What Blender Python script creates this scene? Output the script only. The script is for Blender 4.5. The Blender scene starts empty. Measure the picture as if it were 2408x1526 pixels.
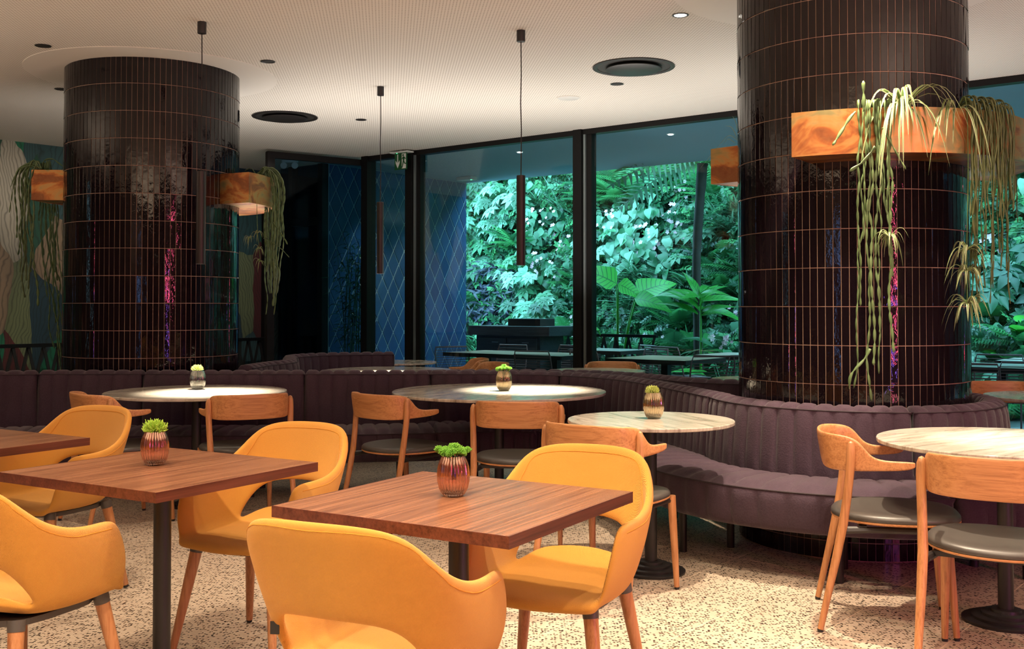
import bpy, math, random
import numpy as np
from mathutils import Vector, Matrix

random.seed(7)
rng = np.random.default_rng(7)
S = bpy.context.scene
COL = S.collection
PI = math.pi

# ------------------------------------------------------------------ camera
F, Y0, PITCH, CAM_H = 2490.0, 666.0, 0.022, 1.293
cam_data = bpy.data.cameras.new('camera')
cam_data.sensor_width = 36.0
cam_data.lens = F / 2408 * 36
cam_data.shift_y = -(763 - Y0) / 2408
cam_data.clip_start, cam_data.clip_end = 0.05, 200
cam = bpy.data.objects.new('camera', cam_data)
cam.location = (0, 0, CAM_H)
cam.rotation_euler = (PI / 2 + PITCH, 0, 0)
COL.objects.link(cam)
S.camera = cam

# ------------------------------------------------------------------ colour management, world
S.view_settings.view_transform = 'Standard'
S.view_settings.look = 'None'
S.view_settings.gamma = 1.0
S.view_settings.use_curve_mapping = False
S.view_settings.exposure = 0.0
S.cycles.max_bounces = 10
S.cycles.diffuse_bounces = 5
S.cycles.glossy_bounces = 5
S.cycles.transmission_bounces = 8
S.cycles.transparent_max_bounces = 24
S.cycles.caustics_reflective = False
S.cycles.caustics_refractive = False
S.cycles.sample_clamp_indirect = 6.0

w = bpy.data.worlds.new('overcast_sky')
S.world = w
w.use_nodes = True
bg = w.node_tree.nodes['Background']
bg.inputs[0].default_value = (0.44, 0.84, 1.0, 1)
bg.inputs[1].default_value = 11.0

H = 3.14                    # ceiling height
WARM = (1.0, 0.79, 0.57)

def spot(x, y, watts, cone, color=WARM, z=H - 0.03, blend=0.35, size=0.03, to=None):
    l = bpy.data.lights.new('spot', 'SPOT')
    l.energy = watts; l.spot_size = math.radians(cone); l.spot_blend = blend
    l.color = color; l.shadow_soft_size = size
    o = bpy.data.objects.new('spot', l); o.location = (x, y, z)
    if to is not None:
        o.rotation_euler = (Vector(to) - Vector((x, y, z))).to_track_quat('-Z', 'Y').to_euler()
    COL.objects.link(o)

def area(loc, to, sx, sy, watts, color):
    l = bpy.data.lights.new('area', 'AREA')
    l.shape = 'RECTANGLE'; l.size = sx; l.size_y = sy; l.energy = watts; l.color = color
    o = bpy.data.objects.new('area', l); o.location = loc
    o.rotation_euler = (Vector(to) - Vector(loc)).to_track_quat('-Z', 'Y').to_euler()
    COL.objects.link(o)

# recessed downlights (x, y, watts, cone)
for x, y, wt, cone in (
        (-0.55, 1.9, 170, 95), (-1.75, 2.55, 150, 95), (0.75, 2.7, 105, 90), (-0.45, 4.0, 80, 75),
        (-1.85, 4.5, 70, 62), (-2.05, 5.5, 55, 44), (1.2, 3.1, 80, 90), (1.5, 4.95, 330, 66),
        (0.95, 4.75, 60, 80), (2.15, 4.35, 70, 80), (0.4, 1.0, 90, 100), (-1.3, 0.9, 90, 100), (2.6, 2.2, 60, 95)):
    spot(x, y, wt * 1.55, cone)
# pendants over the round tables
for x, y, wt, cn in ((-1.95, 6.84, 420, 66), (0.10, 7.04, 420, 66), (-1.10, 8.98, 420, 40)):
    spot(x, y, wt, cn, (1.0, 0.86, 0.66), z=1.555, blend=0.9, size=0.02)
spot(0.95, 3.35, 190, 38, to=(1.75, 5.3, .55), blend=.8)  # this and the next two spots are added to brighten sofa and tables
spot(-0.40, 6.15, 75, 50, blend=.7)
spot(-2.45, 6.25, 55, 46, blend=.7)
spot(2.12, 4.36, 700, 22, (1.0, 0.86, 0.68), blend=0.9)
# spots added to brighten the mural, spotlights in the terrace ceiling
spot(-4.35, 9.4, 90, 75, (1.0, 0.86, 0.70), to=(-5.2, 11.6, 1.6), blend=.8)
spot(-2.75, 11.6, 70, 70, (1.0, 0.90, 0.78), to=(-3.7, 13.5, 1.6), blend=.8)
for x, y in ((-1.62, 13.9), (-1.05, 14.5), (0.1, 13.2), (2.0, 11.8)):  # the first is added to brighten the bamboo
    spot(x, y, 110, 70, (1.0, 0.86, 0.66), blend=.8)
# unseen upward area lights added to brighten the ceiling
area((-1.0, -0.6, 1.6), (-1.0, -0.6, H), 5.0, 1.8, 330, (1.0, 0.76, 0.54))
area((3.4, 2.4, 1.6), (3.4, 2.4, H), 1.2, 2.4, 140, (1.0, 0.80, 0.62))
area((-0.6, 9.55, 1.36), (-0.6, 9.55, H), 4.6, 0.9, 72, (1.0, 0.90, 0.80))
area((2.6, 8.15, 1.36), (2.6, 8.15, H), 1.8, 0.6, 26, (1.0, 0.90, 0.80))
area((-6.2, 5.4, 1.6), (-6.2, 5.4, H), 1.6, 2.6, 100, (1.0, 0.80, 0.62))
# pink neon tubes and added blue strips behind the camera: seen in the glazed tiles
area((4.06, 0.32, 1.7), (0.5, 6.5, 1.4), 0.16, 2.0, 60, (1.0, 0.10, 0.22))
area((3.84, 0.16, 0.9), (0.5, 6.5, 0.9), 0.10, 1.2, 16, (0.35, 0.15, 1.0))
area((-2.6, -1.25, 1.4), (1.6, 5.4, 1.2), 0.22, 2.2, 6, (0.22, 0.45, 1.0))
area((-8.9, 1.15, 1.6), (-2.9, 7.7, 1.4), 0.25, 2.2, 7, (0.22, 0.45, 1.0))

# ------------------------------------------------------------------ pixel -> world helpers
CP, SP = math.cos(PITCH), math.sin(PITCH)
def ray(px, py):
    x = (px - 1204) / F; u = (Y0 - py) / F
    return Vector((x, CP - u * SP, SP + u * CP))
def at_z(px, py, z):
    r = ray(px, py); return Vector((0, 0, CAM_H)) + r * ((z - CAM_H) / r.z)
def at_y(px, py, y):
    r = ray(px, py); return Vector((0, 0, CAM_H)) + r * (y / r.y)
def to_px(p):
    z = p[2] - CAM_H; d = p[1] * CP + z * SP; u = -p[1] * SP + z * CP
    return 1204 + F * p[0] / d, Y0 - F * u / d, d
E1 = Vector((0.7855, -0.619)); E2 = Vector((0.619, 0.7855))
BROT = math.atan2(E1.y, E1.x)
def bl(a, b): return Vector((E1.x * a + E2.x * b, E1.y * a + E2.y * b))
def a_at(px, b):
    d = Vector(((px - 1204) / F, 1.0)); y = b / E2.dot(d); return E1.dot(d) * y

# ------------------------------------------------------------------ object helpers
def tag(o, label=None, cat=None, group=None, kind=None):
    if label: o['label'] = label
    if cat: o['category'] = cat
    if group: o['group'] = group
    if kind: o['kind'] = kind
    return o
def thing(name, label, cat, loc=(0, 0, 0), rz=0.0, group=None):
    o = bpy.data.objects.new(name, None); COL.objects.link(o)
    o.location = loc; o.rotation_euler = (0, 0, rz); o.empty_display_size = 0.1
    return tag(o, label, cat, group)
def struct_root(name, loc=(0, 0, 0), rz=0.0):
    o = bpy.data.objects.new(name, None); COL.objects.link(o)
    o.location = loc; o.rotation_euler = (0, 0, rz); o['kind'] = 'structure'
    return o
KIDS = {}
def link(o, parent=None):
    COL.objects.link(o)
    if parent is not None:
        o.parent = parent; KIDS.setdefault(parent.name, []).append(o)
    return o
def dup(root, loc, rz, label=None, group=None, cat=None):
    def cp(o, par):
        c = o.copy(); COL.objects.link(c)
        if par is not None:
            c.parent = par; KIDS.setdefault(par.name, []).append(c)
        for ch in list(KIDS.get(o.name, [])): cp(ch, c)
        return c
    c = cp(root, None); c.location = loc; c.rotation_euler = (0, 0, rz)
    return tag(c, label, cat, group)

class MB:
    def __init__(s): s.v = []; s.f = []
    def add(s, vs, fs):
        n = len(s.v); s.v.extend([tuple(p) for p in vs]); s.f.extend([tuple(i + n for i in f) for f in fs]); return s
    def box(s, c, d, rz=0.0):
        hx, hy, hz = d[0] / 2, d[1] / 2, d[2] / 2; cr, sr = math.cos(rz), math.sin(rz); vs = []
        for z in (-hz, hz):
            for x, y in ((-hx, -hy), (hx, -hy), (hx, hy), (-hx, hy)):
                vs.append((c[0] + x * cr - y * sr, c[1] + x * sr + y * cr, c[2] + z))
        return s.add(vs, [(3, 2, 1, 0), (4, 5, 6, 7), (0, 1, 5, 4), (1, 2, 6, 5), (2, 3, 7, 6), (3, 0, 4, 7)])
    def bar(s, p, q, wd, th, up=(0, 0, 1)):
        p, q = Vector(p), Vector(q); d = (q - p).normalized(); up = Vector(up)
        if abs(d.dot(up)) > .98: up = Vector((1, 0, 0))
        a = d.cross(up).normalized() * wd / 2; b = a.cross(d).normalized() * th / 2
        vs = [p - a - b, p + a - b, p + a + b, p - a + b, q - a - b, q + a - b, q + a + b, q - a + b]
        return s.add(vs, [(0, 1, 2, 3), (7, 6, 5, 4), (0, 4, 5, 1), (1, 5, 6, 2), (2, 6, 7, 3), (3, 7, 4, 0)])
    def tube(s, pts, r, seg=8, cap=True, flat=1.0, side=None):
        pts = [Vector(p) for p in pts]; n = len(pts)
        rs = [r] * n if isinstance(r, (int, float)) else list(r)
        t0 = (pts[1] - pts[0]).normalized()
        nrm = t0.orthogonal().normalized() if side is None else (Vector(side) - t0 * t0.dot(Vector(side))).normalized()
        vs = []
        for i in range(n):
            t = (pts[min(i + 1, n - 1)] - pts[max(i - 1, 0)]).normalized()
            nrm = (nrm - t * nrm.dot(t)).normalized(); bn = t.cross(nrm)
            for k in range(seg):
                a = 2 * PI * k / seg
                vs.append(pts[i] + (nrm * math.cos(a) + bn * math.sin(a) * flat) * rs[i])
        fs = [(i * seg + k, i * seg + (k + 1) % seg, (i + 1) * seg + (k + 1) % seg, (i + 1) * seg + k) for i in range(n - 1) for k in range(seg)]
        if cap: fs += [tuple(range(seg))[::-1], tuple((n - 1) * seg + k for k in range(seg))]
        return s.add(vs, fs)
    def lathe(s, prof, seg=32, c=(0, 0, 0), mod=None, closed=False):
        vs = []
        for r, z in prof:
            for k in range(seg):
                a = 2 * PI * k / seg; rr = r * (1 + (mod(a, z) if mod else 0))
                vs.append((c[0] + rr * math.cos(a), c[1] + rr * math.sin(a), c[2] + z))
        n = len(prof)
        fs = [(i * seg + k, i * seg + (k + 1) % seg, (i + 1) * seg + (k + 1) % seg, (i + 1) * seg + k) for i in range(n - 1) for k in range(seg)]
        if closed: fs += [((n - 1) * seg + k, (n - 1) * seg + (k + 1) % seg, (k + 1) % seg, k) for k in range(seg)]
        else: fs += [tuple(range(seg))[::-1], tuple((n - 1) * seg + k for k in range(seg))]
        return s.add(vs, fs)
    def grid(s, rows):
        nc = len(rows[0]); vs = [p for r in rows for p in r]
        fs = [(i * nc + j, i * nc + j + 1, (i + 1) * nc + j + 1, (i + 1) * nc + j) for i in range(len(rows) - 1) for j in range(nc - 1)]
        return s.add(vs, fs)
    def prism(s, poly, z0, z1):
        n = len(poly); vs = [(x, y, z0) for x, y in poly] + [(x, y, z1) for x, y in poly]
        return s.add(vs, [tuple(range(n))[::-1], tuple(range(n, 2 * n))] + [(i, (i + 1) % n, n + (i + 1) % n, n + i) for i in range(n)])
    def mesh(s, name, mat=None, smooth=False, sharp=35):
        m = bpy.data.meshes.new(name); m.from_pydata(s.v, [], s.f); m.update()
        if mat: m.materials.append(mat)
        if smooth:
            m.polygons.foreach_set('use_smooth', [True] * len(m.polygons))
            if sharp: m.set_sharp_from_angle(angle=math.radians(sharp))
        return m
    def build(s, name, mat, parent=None, smooth=False, sharp=35, kind=None):
        o = bpy.data.objects.new(name, s.mesh(name, mat, smooth, sharp))
        if kind: o['kind'] = kind
        return link(o, parent)
def bevel(o, wd, seg=2):
    m = o.modifiers.new('bevel', 'BEVEL'); m.width = wd; m.segments = seg; m.limit_method = 'ANGLE'; return o
def put(name, mesh, parent, loc=(0, 0, 0), rot=(0, 0, 0), sc=1.0):
    o = bpy.data.objects.new(name, mesh); o.location = loc; o.rotation_euler = rot
    o.scale = (sc, sc, sc) if isinstance(sc, (int, float)) else sc
    return link(o, parent)
def put_m(name, mesh, parent, mat4):
    o = bpy.data.objects.new(name, mesh); o.matrix_local = mat4
    return link(o, parent)

# ------------------------------------------------------------------ materials
class T:
    def __init__(s, name):
        s.m = bpy.data.materials.new(name); s.m.use_nodes = True
        s.nt = s.m.node_tree; s.nt.nodes.clear()
        s.out = s.nt.nodes.new('ShaderNodeOutputMaterial')
    def n(s, typ, out=0, props=None, **kw):
        nd = s.nt.nodes.new('ShaderNode' + typ)
        for k, v in (props or {}).items(): setattr(nd, k, v)
        for k, v in kw.items():
            k = int(k[1:]) if k[0] == '_' and k[1:].isdigit() else k.replace('_', ' ')
            if isinstance(v, bpy.types.NodeSocket): s.nt.links.new(v, nd.inputs[k])
            else: nd.inputs[k].default_value = v
        return nd.outputs[out]
    def math(s, op, a, b=0.0, clamp=False):
        return s.n('Math', props=dict(operation=op, use_clamp=clamp), _0=a, _1=b)
    def coord(s, which='Object'): return s.n('TexCoord', which)
    def mapping(s, v, scale=(1, 1, 1), loc=(0, 0, 0), rot=(0, 0, 0)):
        return s.n('Mapping', Vector=v, Scale=scale, Location=loc, Rotation=rot)
    def ramp(s, fac, stops, interp='LINEAR'):
        nd = s.nt.nodes.new('ShaderNodeValToRGB'); s.nt.links.new(fac, nd.inputs[0])
        cr = nd.color_ramp; cr.interpolation = interp
        while len(cr.elements) < len(stops): cr.elements.new(0.5)
        for e, (p, c) in zip(cr.elements, stops):
            e.position = p; e.color = (*c, 1) if len(c) == 3 else c
        return nd.outputs[0]
    def noise(s, v, scale, detail=3, rough=.5, dist=0.0, out=0):
        return s.n('TexNoise', out, Vector=v, Scale=scale, Detail=detail, Roughness=rough, Distortion=dist)
    def mix(s, f, a, b, blend='MIX'):
        nd = s.nt.nodes.new('ShaderNodeMix'); nd.data_type = 'RGBA'; nd.blend_type = blend
        for i, v in ((0, f), (6, a), (7, b)):
            if isinstance(v, bpy.types.NodeSocket): s.nt.links.new(v, nd.inputs[i])
            else: nd.inputs[i].default_value = v if i == 0 else ((*v, 1) if len(v) == 3 else v)
        return nd.outputs[2]
    def bump(s, hgt, strength=.3, dist=.01):
        return s.n('Bump', Height=hgt, Strength=strength, Distance=dist)
    def bsdf(s, **kw):
        b = s.n('BsdfPrincipled', **kw); s.nt.links.new(b, s.out.inputs[0]); return b
    def surf(s, sh): s.nt.links.new(sh, s.out.inputs[0])
def rgba(c): return (*c, 1)

def plain(name, c, rough=.5, metal=0.0, var=0.0, spec=.5):
    t = T(name); col = rgba(c)
    if var:
        nz = t.noise(t.coord(), 6, 4)
        col = t.mix(nz, tuple(x * (1 - var) for x in c), tuple(min(1, x * (1 + var)) for x in c))
    t.bsdf(Base_Color=col, Roughness=rough, Metallic=metal, Specular_IOR_Level=spec); return t.m

def fabric(name, c1, c2, weave=420.0, rough=.9, strength=.35):
    t = T(name); v = t.coord()
    nz = t.noise(v, 7, 4); fine = t.noise(v, 260, 2)
    col = t.mix(nz, c1, c2)
    col = t.mix(t.math('MULTIPLY', fine, .35), col, tuple(x * .55 for x in c1))
    wv = t.n('TexWave', 1, props=dict(bands_direction='DIAGONAL'), Vector=v, Scale=weave / 6.28, Distortion=.6, Detail=1.0)
    col = t.mix(t.math('MULTIPLY', t.math('SUBTRACT', 1.0, wv), .38), col, tuple(x * .5 for x in c1))
    hh = t.math('ADD', wv, t.math('MULTIPLY', fine, .8))
    t.bsdf(Base_Color=col, Roughness=rough, Specular_IOR_Level=.15, Sheen_Weight=.15, Sheen_Roughness=.5,
           Normal=t.bump(hh, strength, .002)); return t.m
def wood(name, c1, c2, c3, axis=0, rough=.35, scale=1.0, rings=9.0):
    t = T(name); info = t.n('ObjectInfo', 5)
    sc = [9, 9, 9]; sc[axis] = .45
    v = t.n('VectorMath', props=dict(operation='ADD'), _0=t.coord(), _1=t.n('CombineXYZ', X=t.math('MULTIPLY', info, 7.0), Y=t.math('MULTIPLY', info, 3.0), Z=info))
    v = t.mapping(v, tuple(x * scale for x in sc))
    broad = t.noise(v, .9, 1.5, .5, .25)
    ring = t.math('FRACT', t.math('MULTIPLY', broad, rings))
    ring = t.math('ABSOLUTE', t.math('SUBTRACT', ring, .5))
    s1 = [5, 5, 5]; s1[axis] = 1.4
    mid = t.noise(t.mapping(v, tuple(s1)), 1.6, 4, .6)
    s2 = [22, 22, 22]; s2[axis] = 9
    fine = t.noise(t.mapping(v, tuple(s2)), 1.5, 3, .6)
    f = t.math('ADD', t.math('MULTIPLY', ring, .40), t.math('ADD', t.math('MULTIPLY', t.math('SUBTRACT', mid, .5), .9), t.math('MULTIPLY', t.math('SUBTRACT', fine, .5), .5)))
    col = t.ramp(t.math('ADD', f, .34), [(0.20, c3), (.46, c2), (.74, c1)])
    t.bsdf(Base_Color=col, Roughness=rough, Normal=t.bump(fine, .08, .002)); return t.m

MAT = {}
MAT['yellow'] = fabric('mustard_fabric', (0.76, 0.362, 0.060), (0.67, 0.305, 0.046), 1500, .85, .6)
MAT['walnut'] = wood('walnut_veneer', (0.29, 0.135, 0.072), (0.21, 0.090, 0.046), (0.105, 0.041, 0.023), 0, .27, 1.3, 6)
MAT['walnut_edge'] = wood('walnut_edge', (0.15, 0.044, 0.026), (0.10, 0.028, 0.016), (0.05, 0.012, 0.008), 0, .30, 1.6, 4)  # deeper red edging; part of its darkness is shade put in the colour
MAT['oak'] = wood('honey_oak', (0.60, 0.295, 0.125), (0.52, 0.24, 0.093), (0.36, 0.145, 0.05), 0, .38, 2.0, 6)
MAT['oak_z'] = wood('honey_oak_legs', (0.58, 0.28, 0.12), (0.49, 0.225, 0.09), (0.34, 0.14, 0.05), 2, .38, 2.2, 6)
MAT['beech_z'] = wood('beech_legs', (0.50, 0.23, 0.10), (0.43, 0.185, 0.075), (0.31, 0.11, 0.04), 2, .38, 2.2, 5)
MAT['black'] = plain('black_metal', (0.016, 0.014, 0.014), .42)
MAT['rubber'] = plain('black_plastic', (0.02, 0.019, 0.018), .6)
MAT['grey_plastic'] = plain('dark_grey_plastic', (0.07, 0.06, 0.055), .45)
MAT['leather'] = plain('dark_grey_leather', (0.055, 0.049, 0.043), .42, 0, .12)
MAT['frame'] = plain('window_frame_black', (0.006, 0.0055, 0.006), .45, 0, 0, .25)
MAT['frame_light'] = plain('aluminium_track', (0.30, 0.36, 0.38), .35, .7)
MAT['bronze'] = plain('dark_bronze_tube', (0.012, 0.0048, 0.0045), .42)
MAT['white'] = plain('white_plastic', (0.72, 0.72, 0.70), .45)
MAT['plaster'] = plain('smooth_plaster', (0.80, 0.77, 0.72), .8)
MAT['wall'] = plain('dark_brown_wall_paint', (0.085, 0.062, 0.05), .85, 0, .05)
MAT['dark_wall'] = plain('dark_wall_paint', (0.02, 0.022, 0.025), .7)
MAT['soil'] = plain('potting_soil', (0.03, 0.02, 0.013), .95, 0, .4)
MAT['sign_green'] = plain('exit_sign_green', (0.006, 0.085, 0.022), .4)
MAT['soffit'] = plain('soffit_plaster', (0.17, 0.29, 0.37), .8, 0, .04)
MAT['terrace'] = plain('terrace_paving', (0.22, 0.23, 0.24), .55, 0, .3)
MAT['slate_top'] = plain('terrace_table_top', (0.50, 0.48, 0.43), .28, 0, .2)
MAT['wire'] = plain('dark_red_wire', (0.15, 0.085, 0.085), .4)
MAT['bar_wood'] = wood('black_stained_timber', (0.055, 0.06, 0.07), (0.035, 0.038, 0.045), (0.015, 0.016, 0.02), 0, .4, 2.0, 6)
MAT['trunk'] = plain('fern_trunk_bark', (0.035, 0.028, 0.022), .9, 0, .5)

def m_banquette():
    t = T('aubergine_wool'); v = t.coord('Generated'); g = t.n('NewGeometry')
    nz = t.noise(g, 120, 3, .7); big = t.noise(g, 5, 2)
    col = t.mix(t.math('ADD', t.math('MULTIPLY', nz, .7), t.math('MULTIPLY', big, .3)), (0.030, 0.019, 0.028), (0.086, 0.058, 0.080))
    t.bsdf(Base_Color=col, Roughness=.92, Specular_IOR_Level=.1, Sheen_Weight=.25, Sheen_Roughness=.4, Normal=t.bump(nz, .5, .004)); return t.m
MAT['banquette'] = m_banquette()

def m_marble():
    t = T('grey_beige_marble'); v = t.coord()
    vv = t.mapping(v, (1.2, 9, 2), rot=(0, 0, .35))
    n1 = t.noise(vv, 1.6, 6, .62, 1.2)
    col = t.ramp(n1, [(.30, (0.20, 0.17, 0.135)), (.42, (0.40, 0.36, 0.30)), (.58, (0.56, 0.52, 0.45)), (.75, (0.42, 0.38, 0.31))])
    blot = t.noise(t.mapping(v, (3, 12, 3)), 2.2, 4, .7)
    col = t.mix(t.math('MULTIPLY', t.math('SUBTRACT', blot, .58, True), 3.0, True), col, (0.17, 0.12, 0.09))
    t.bsdf(Base_Color=col, Roughness=.16); return t.m
MAT['marble'] = m_marble()

def m_terrazzo():
    t = T('terrazzo'); g = t.n('NewGeometry')
    v = t.n('VectorMath', props=dict(operation='ADD'), _0=g, _1=t.n('VectorMath', props=dict(operation='SCALE'), _0=t.noise(g, 60, 2, out=1), Scale=.006))
    vo = t.nt.nodes.new('ShaderNodeTexVoronoi'); vo.feature = 'F1'; t.nt.links.new(v, vo.inputs['Vector']); vo.inputs['Scale'].default_value = 84
    sep = t.n('SeparateColor', Color=vo.outputs['Color'])
    dark = t.math('LESS_THAN', sep, .52)
    near = t.math('LESS_THAN', vo.outputs['Distance'], .46)
    chip = t.math('MULTIPLY', dark, near)
    chipcol = t.ramp(t.n('SeparateColor', 1, Color=vo.outputs['Color']), [(0, (0.018, 0.013, 0.010)), (.6, (0.05, 0.037, 0.027)), (1, (0.17, 0.12, 0.08))])
    base = t.mix(t.noise(g, 30, 3), (0.46, 0.37, 0.28), (0.60, 0.50, 0.39))
    col = t.mix(chip, base, chipcol)
    t.bsdf(Base_Color=col, Roughness=.38, Specular_IOR_Level=.35); return t.m
MAT['terrazzo'] = m_terrazzo()
MAT['floor_joint'] = plain('pale_floor_joint', (0.72, 0.58, 0.44), .8)

def m_ceiling():
    t = T('perforated_ceiling'); g = t.n('NewGeometry')
    v = t.mapping(g, (1 / .0205,) * 3, rot=(0, 0, -BROT + PI / 4))
    fr = t.n('VectorMath', props=dict(operation='FRACTION'), _0=v)
    sx = t.n('SeparateXYZ', 0, Vector=fr); sy = t.n('SeparateXYZ', 1, Vector=fr)
    dx = t.math('SUBTRACT', sx, .5); dy = t.math('SUBTRACT', sy, .5)
    d = t.math('ADD', t.math('MULTIPLY', dx, dx), t.math('MULTIPLY', dy, dy))
    hole = t.math('LESS_THAN', d, .046)
    col = t.mix(hole, (0.80, 0.77, 0.72), (0.33, 0.29, 0.245))
    t.bsdf(Base_Color=col, Roughness=.85, Specular_IOR_Level=.2); return t.m
MAT['ceiling'] = m_ceiling()

def m_tile():
    t = T('glazed_aubergine_tile'); g = t.n('NewGeometry'); rnd = t.n('ObjectInfo', 5)
    nz = t.noise(t.mapping(g, (1, 1, .55)), 34, 3, .55, .5)
    big = t.noise(g, 2.5, 2)
    col = t.mix(big, (0.0035, 0.0022, 0.0036), (0.008, 0.0042, 0.0064))
    t.bsdf(Base_Color=col, Roughness=.045, Specular_IOR_Level=.38, Normal=t.bump(nz, .16, .006)); return t.m
MAT['tile'] = m_tile()
MAT['grout'] = plain('brown_grout', (0.36, 0.24, 0.18), .9, 0, .2)

def m_copper():
    t = T('heat_patinated_copper'); g = t.n('NewGeometry')
    big = t.noise(t.mapping(g, (1, 1, 1.6), loc=(.7, .2, .4)), 3.4, 4, .6, 1.0); sw = t.noise(g, 11, 5, .65, 2.2)
    col = t.ramp(big, [(.36, (0.24, 0.23, 0.11)), (.44, (0.46, 0.27, 0.10)), (.50, (0.54, 0.22, 0.065)), (.55, (0.40, 0.10, 0.03)), (.62, (0.20, 0.045, 0.022))])
    col = t.mix(t.math('MULTIPLY', sw, .30), col, (0.66, 0.42, 0.17))
    t.bsdf(Base_Color=col, Metallic=.9, Roughness=t.math('ADD', .30, t.math('MULTIPLY', sw, .2)), Normal=t.bump(sw, .05, .004)); return t.m
MAT['copper'] = m_copper()

def m_pane(name, tint, refl=.05, graze=.3):
    t = T(name)
    tr = t.n('BsdfTransparent', Color=rgba(tint)); gl = t.n('BsdfGlossy', Color=(1, 1, 1, 1), Roughness=.0)
    fr = t.n('LayerWeight', 0, Blend=.35)
    f = t.math('ADD', t.math('MULTIPLY', t.math('POWER', fr, 4.0), graze), refl * .35)
    mx = t.nt.nodes.new('ShaderNodeMixShader'); t.nt.links.new(f, mx.inputs[0]); t.nt.links.new(tr, mx.inputs[1]); t.nt.links.new(gl, mx.inputs[2])
    t.surf(mx.outputs[0]); return t.m
MAT['pane'] = m_pane('window_glass', (0.80, 0.93, 0.97))
MAT['pane_door'] = m_pane('door_glass', (0.45, 0.62, 0.72), .015, .1)
def m_glass(name, c, rough=.03, lustre=0.0):
    t = T(name); t.bsdf(Base_Color=rgba(c), Roughness=rough, Transmission_Weight=1.0, IOR=1.5, Metallic=lustre); return t.m
MAT['glass_copper'] = m_glass('copper_tinted_glass', (0.90, 0.64, 0.52), .07, .17)
MAT['glass_amber'] = m_glass('amber_tinted_glass', (0.92, 0.82, 0.62), .07, .17)
MAT['glass_clear'] = m_glass('clear_glass', (0.94, 0.96, 0.93), .04, .06)

def m_emit(name, c, s):
    t = T(name); t.surf(t.n('Emission', Color=rgba(c), Strength=s)); return t.m
MAT['glow_warm'] = m_emit('lamp_glow', (1.0, 0.86, 0.66), 6)
MAT['glow_white'] = m_emit('downlight_glow', (1.0, 0.90, 0.76), 9)
MAT['glow_green'] = m_emit('led_green', (0.1, 1.0, 0.4), 3)

def m_diamond():
    t = T('blue_glazed_diamond_tile'); rnd = t.n('ObjectInfo', 5); g = t.n('NewGeometry')
    col = t.mix(t.math('ADD', t.math('MULTIPLY', rnd, .7), t.math('MULTIPLY', t.noise(g, 4, 3), .3)), (0.020, 0.065, 0.19), (0.045, 0.13, 0.31))
    t.bsdf(Base_Color=col, Roughness=.30, Normal=t.bump(t.noise(g, 20, 2), .1, .01)); return t.m
MAT['diamond'] = m_diamond()
MAT['diamond_joint'] = plain('pale_blue_joint', (0.45, 0.60, 0.66), .7)

def m_mural():
    t = T('painted_feather_mural'); v = t.coord()
    v2 = t.n('CombineXYZ', X=t.n('SeparateXYZ', 0, Vector=v), Y=t.n('SeparateXYZ', 2, Vector=v))
    wp = t.n('VectorMath', props=dict(operation='ADD'), _0=v2, _1=t.n('VectorMath', props=dict(operation='SCALE'), _0=t.noise(t.mapping(v2, (1.4, .7, 1)), 1.3, 3, out=1), Scale=.42))
    vo = t.nt.nodes.new('ShaderNodeTexVoronoi'); vo.voronoi_dimensions = '2D'; vo.feature = 'F1'
    t.nt.links.new(t.mapping(wp, (1.5, .55, 1), rot=(0, 0, .25)), vo.inputs['Vector']); vo.inputs['Scale'].default_value = 1.9
    r_ = t.n('SeparateColor', 0, Color=vo.outputs['Color']); g_ = t.n('SeparateColor', 1, Color=vo.outputs['Color'])
    col = t.ramp(r_, [(0, (0.02, 0.055, 0.085)), (.16, (0.045, 0.11, 0.125)), (.30, (0.34, 0.24, 0.16)), (.40, (0.13, 0.018, 0.02)), (.52, (0.03, 0.09, 0.10)),
                      (.62, (0.20, 0.24, 0.12)), (.74, (0.52, 0.48, 0.40)), (.84, (0.01, 0.20, 0.10)), (.93, (0.02, 0.10, 0.06))], 'CONSTANT')
    sh = t.noise(t.mapping(wp, (2, .7, 1)), 2.0, 4, .6)
    col = t.mix(t.math('MULTIPLY', sh, .42), col, (0.03, 0.06, 0.065))
    ang = t.math('MULTIPLY', t.math('SUBTRACT', g_, .5), 90.0)
    sx = t.n('SeparateXYZ', 0, Vector=wp); sy = t.n('SeparateXYZ', 1, Vector=wp)
    ph = t.math('ADD', t.math('ADD', t.math('MULTIPLY', sx, 150.0), t.math('MULTIPLY', sy, ang)), t.math('MULTIPLY', t.noise(wp, 4, 2), 18.0))
    ln = t.math('POWER', t.math('ADD', t.math('MULTIPLY', t.math('SINE', ph), .5), .5), 4.0)
    col = t.mix(t.math('MULTIPLY', ln, .5), col, (0.015, 0.022, 0.022))
    col = t.mix(t.math('MULTIPLY', t.math('SUBTRACT', vo.outputs['Distance'], .42, True), 1.0, True), col, (0.015, 0.02, 0.02))
    t.bsdf(Base_Color=col, Roughness=.75); return t.m
MAT['mural'] = m_mural()

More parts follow.
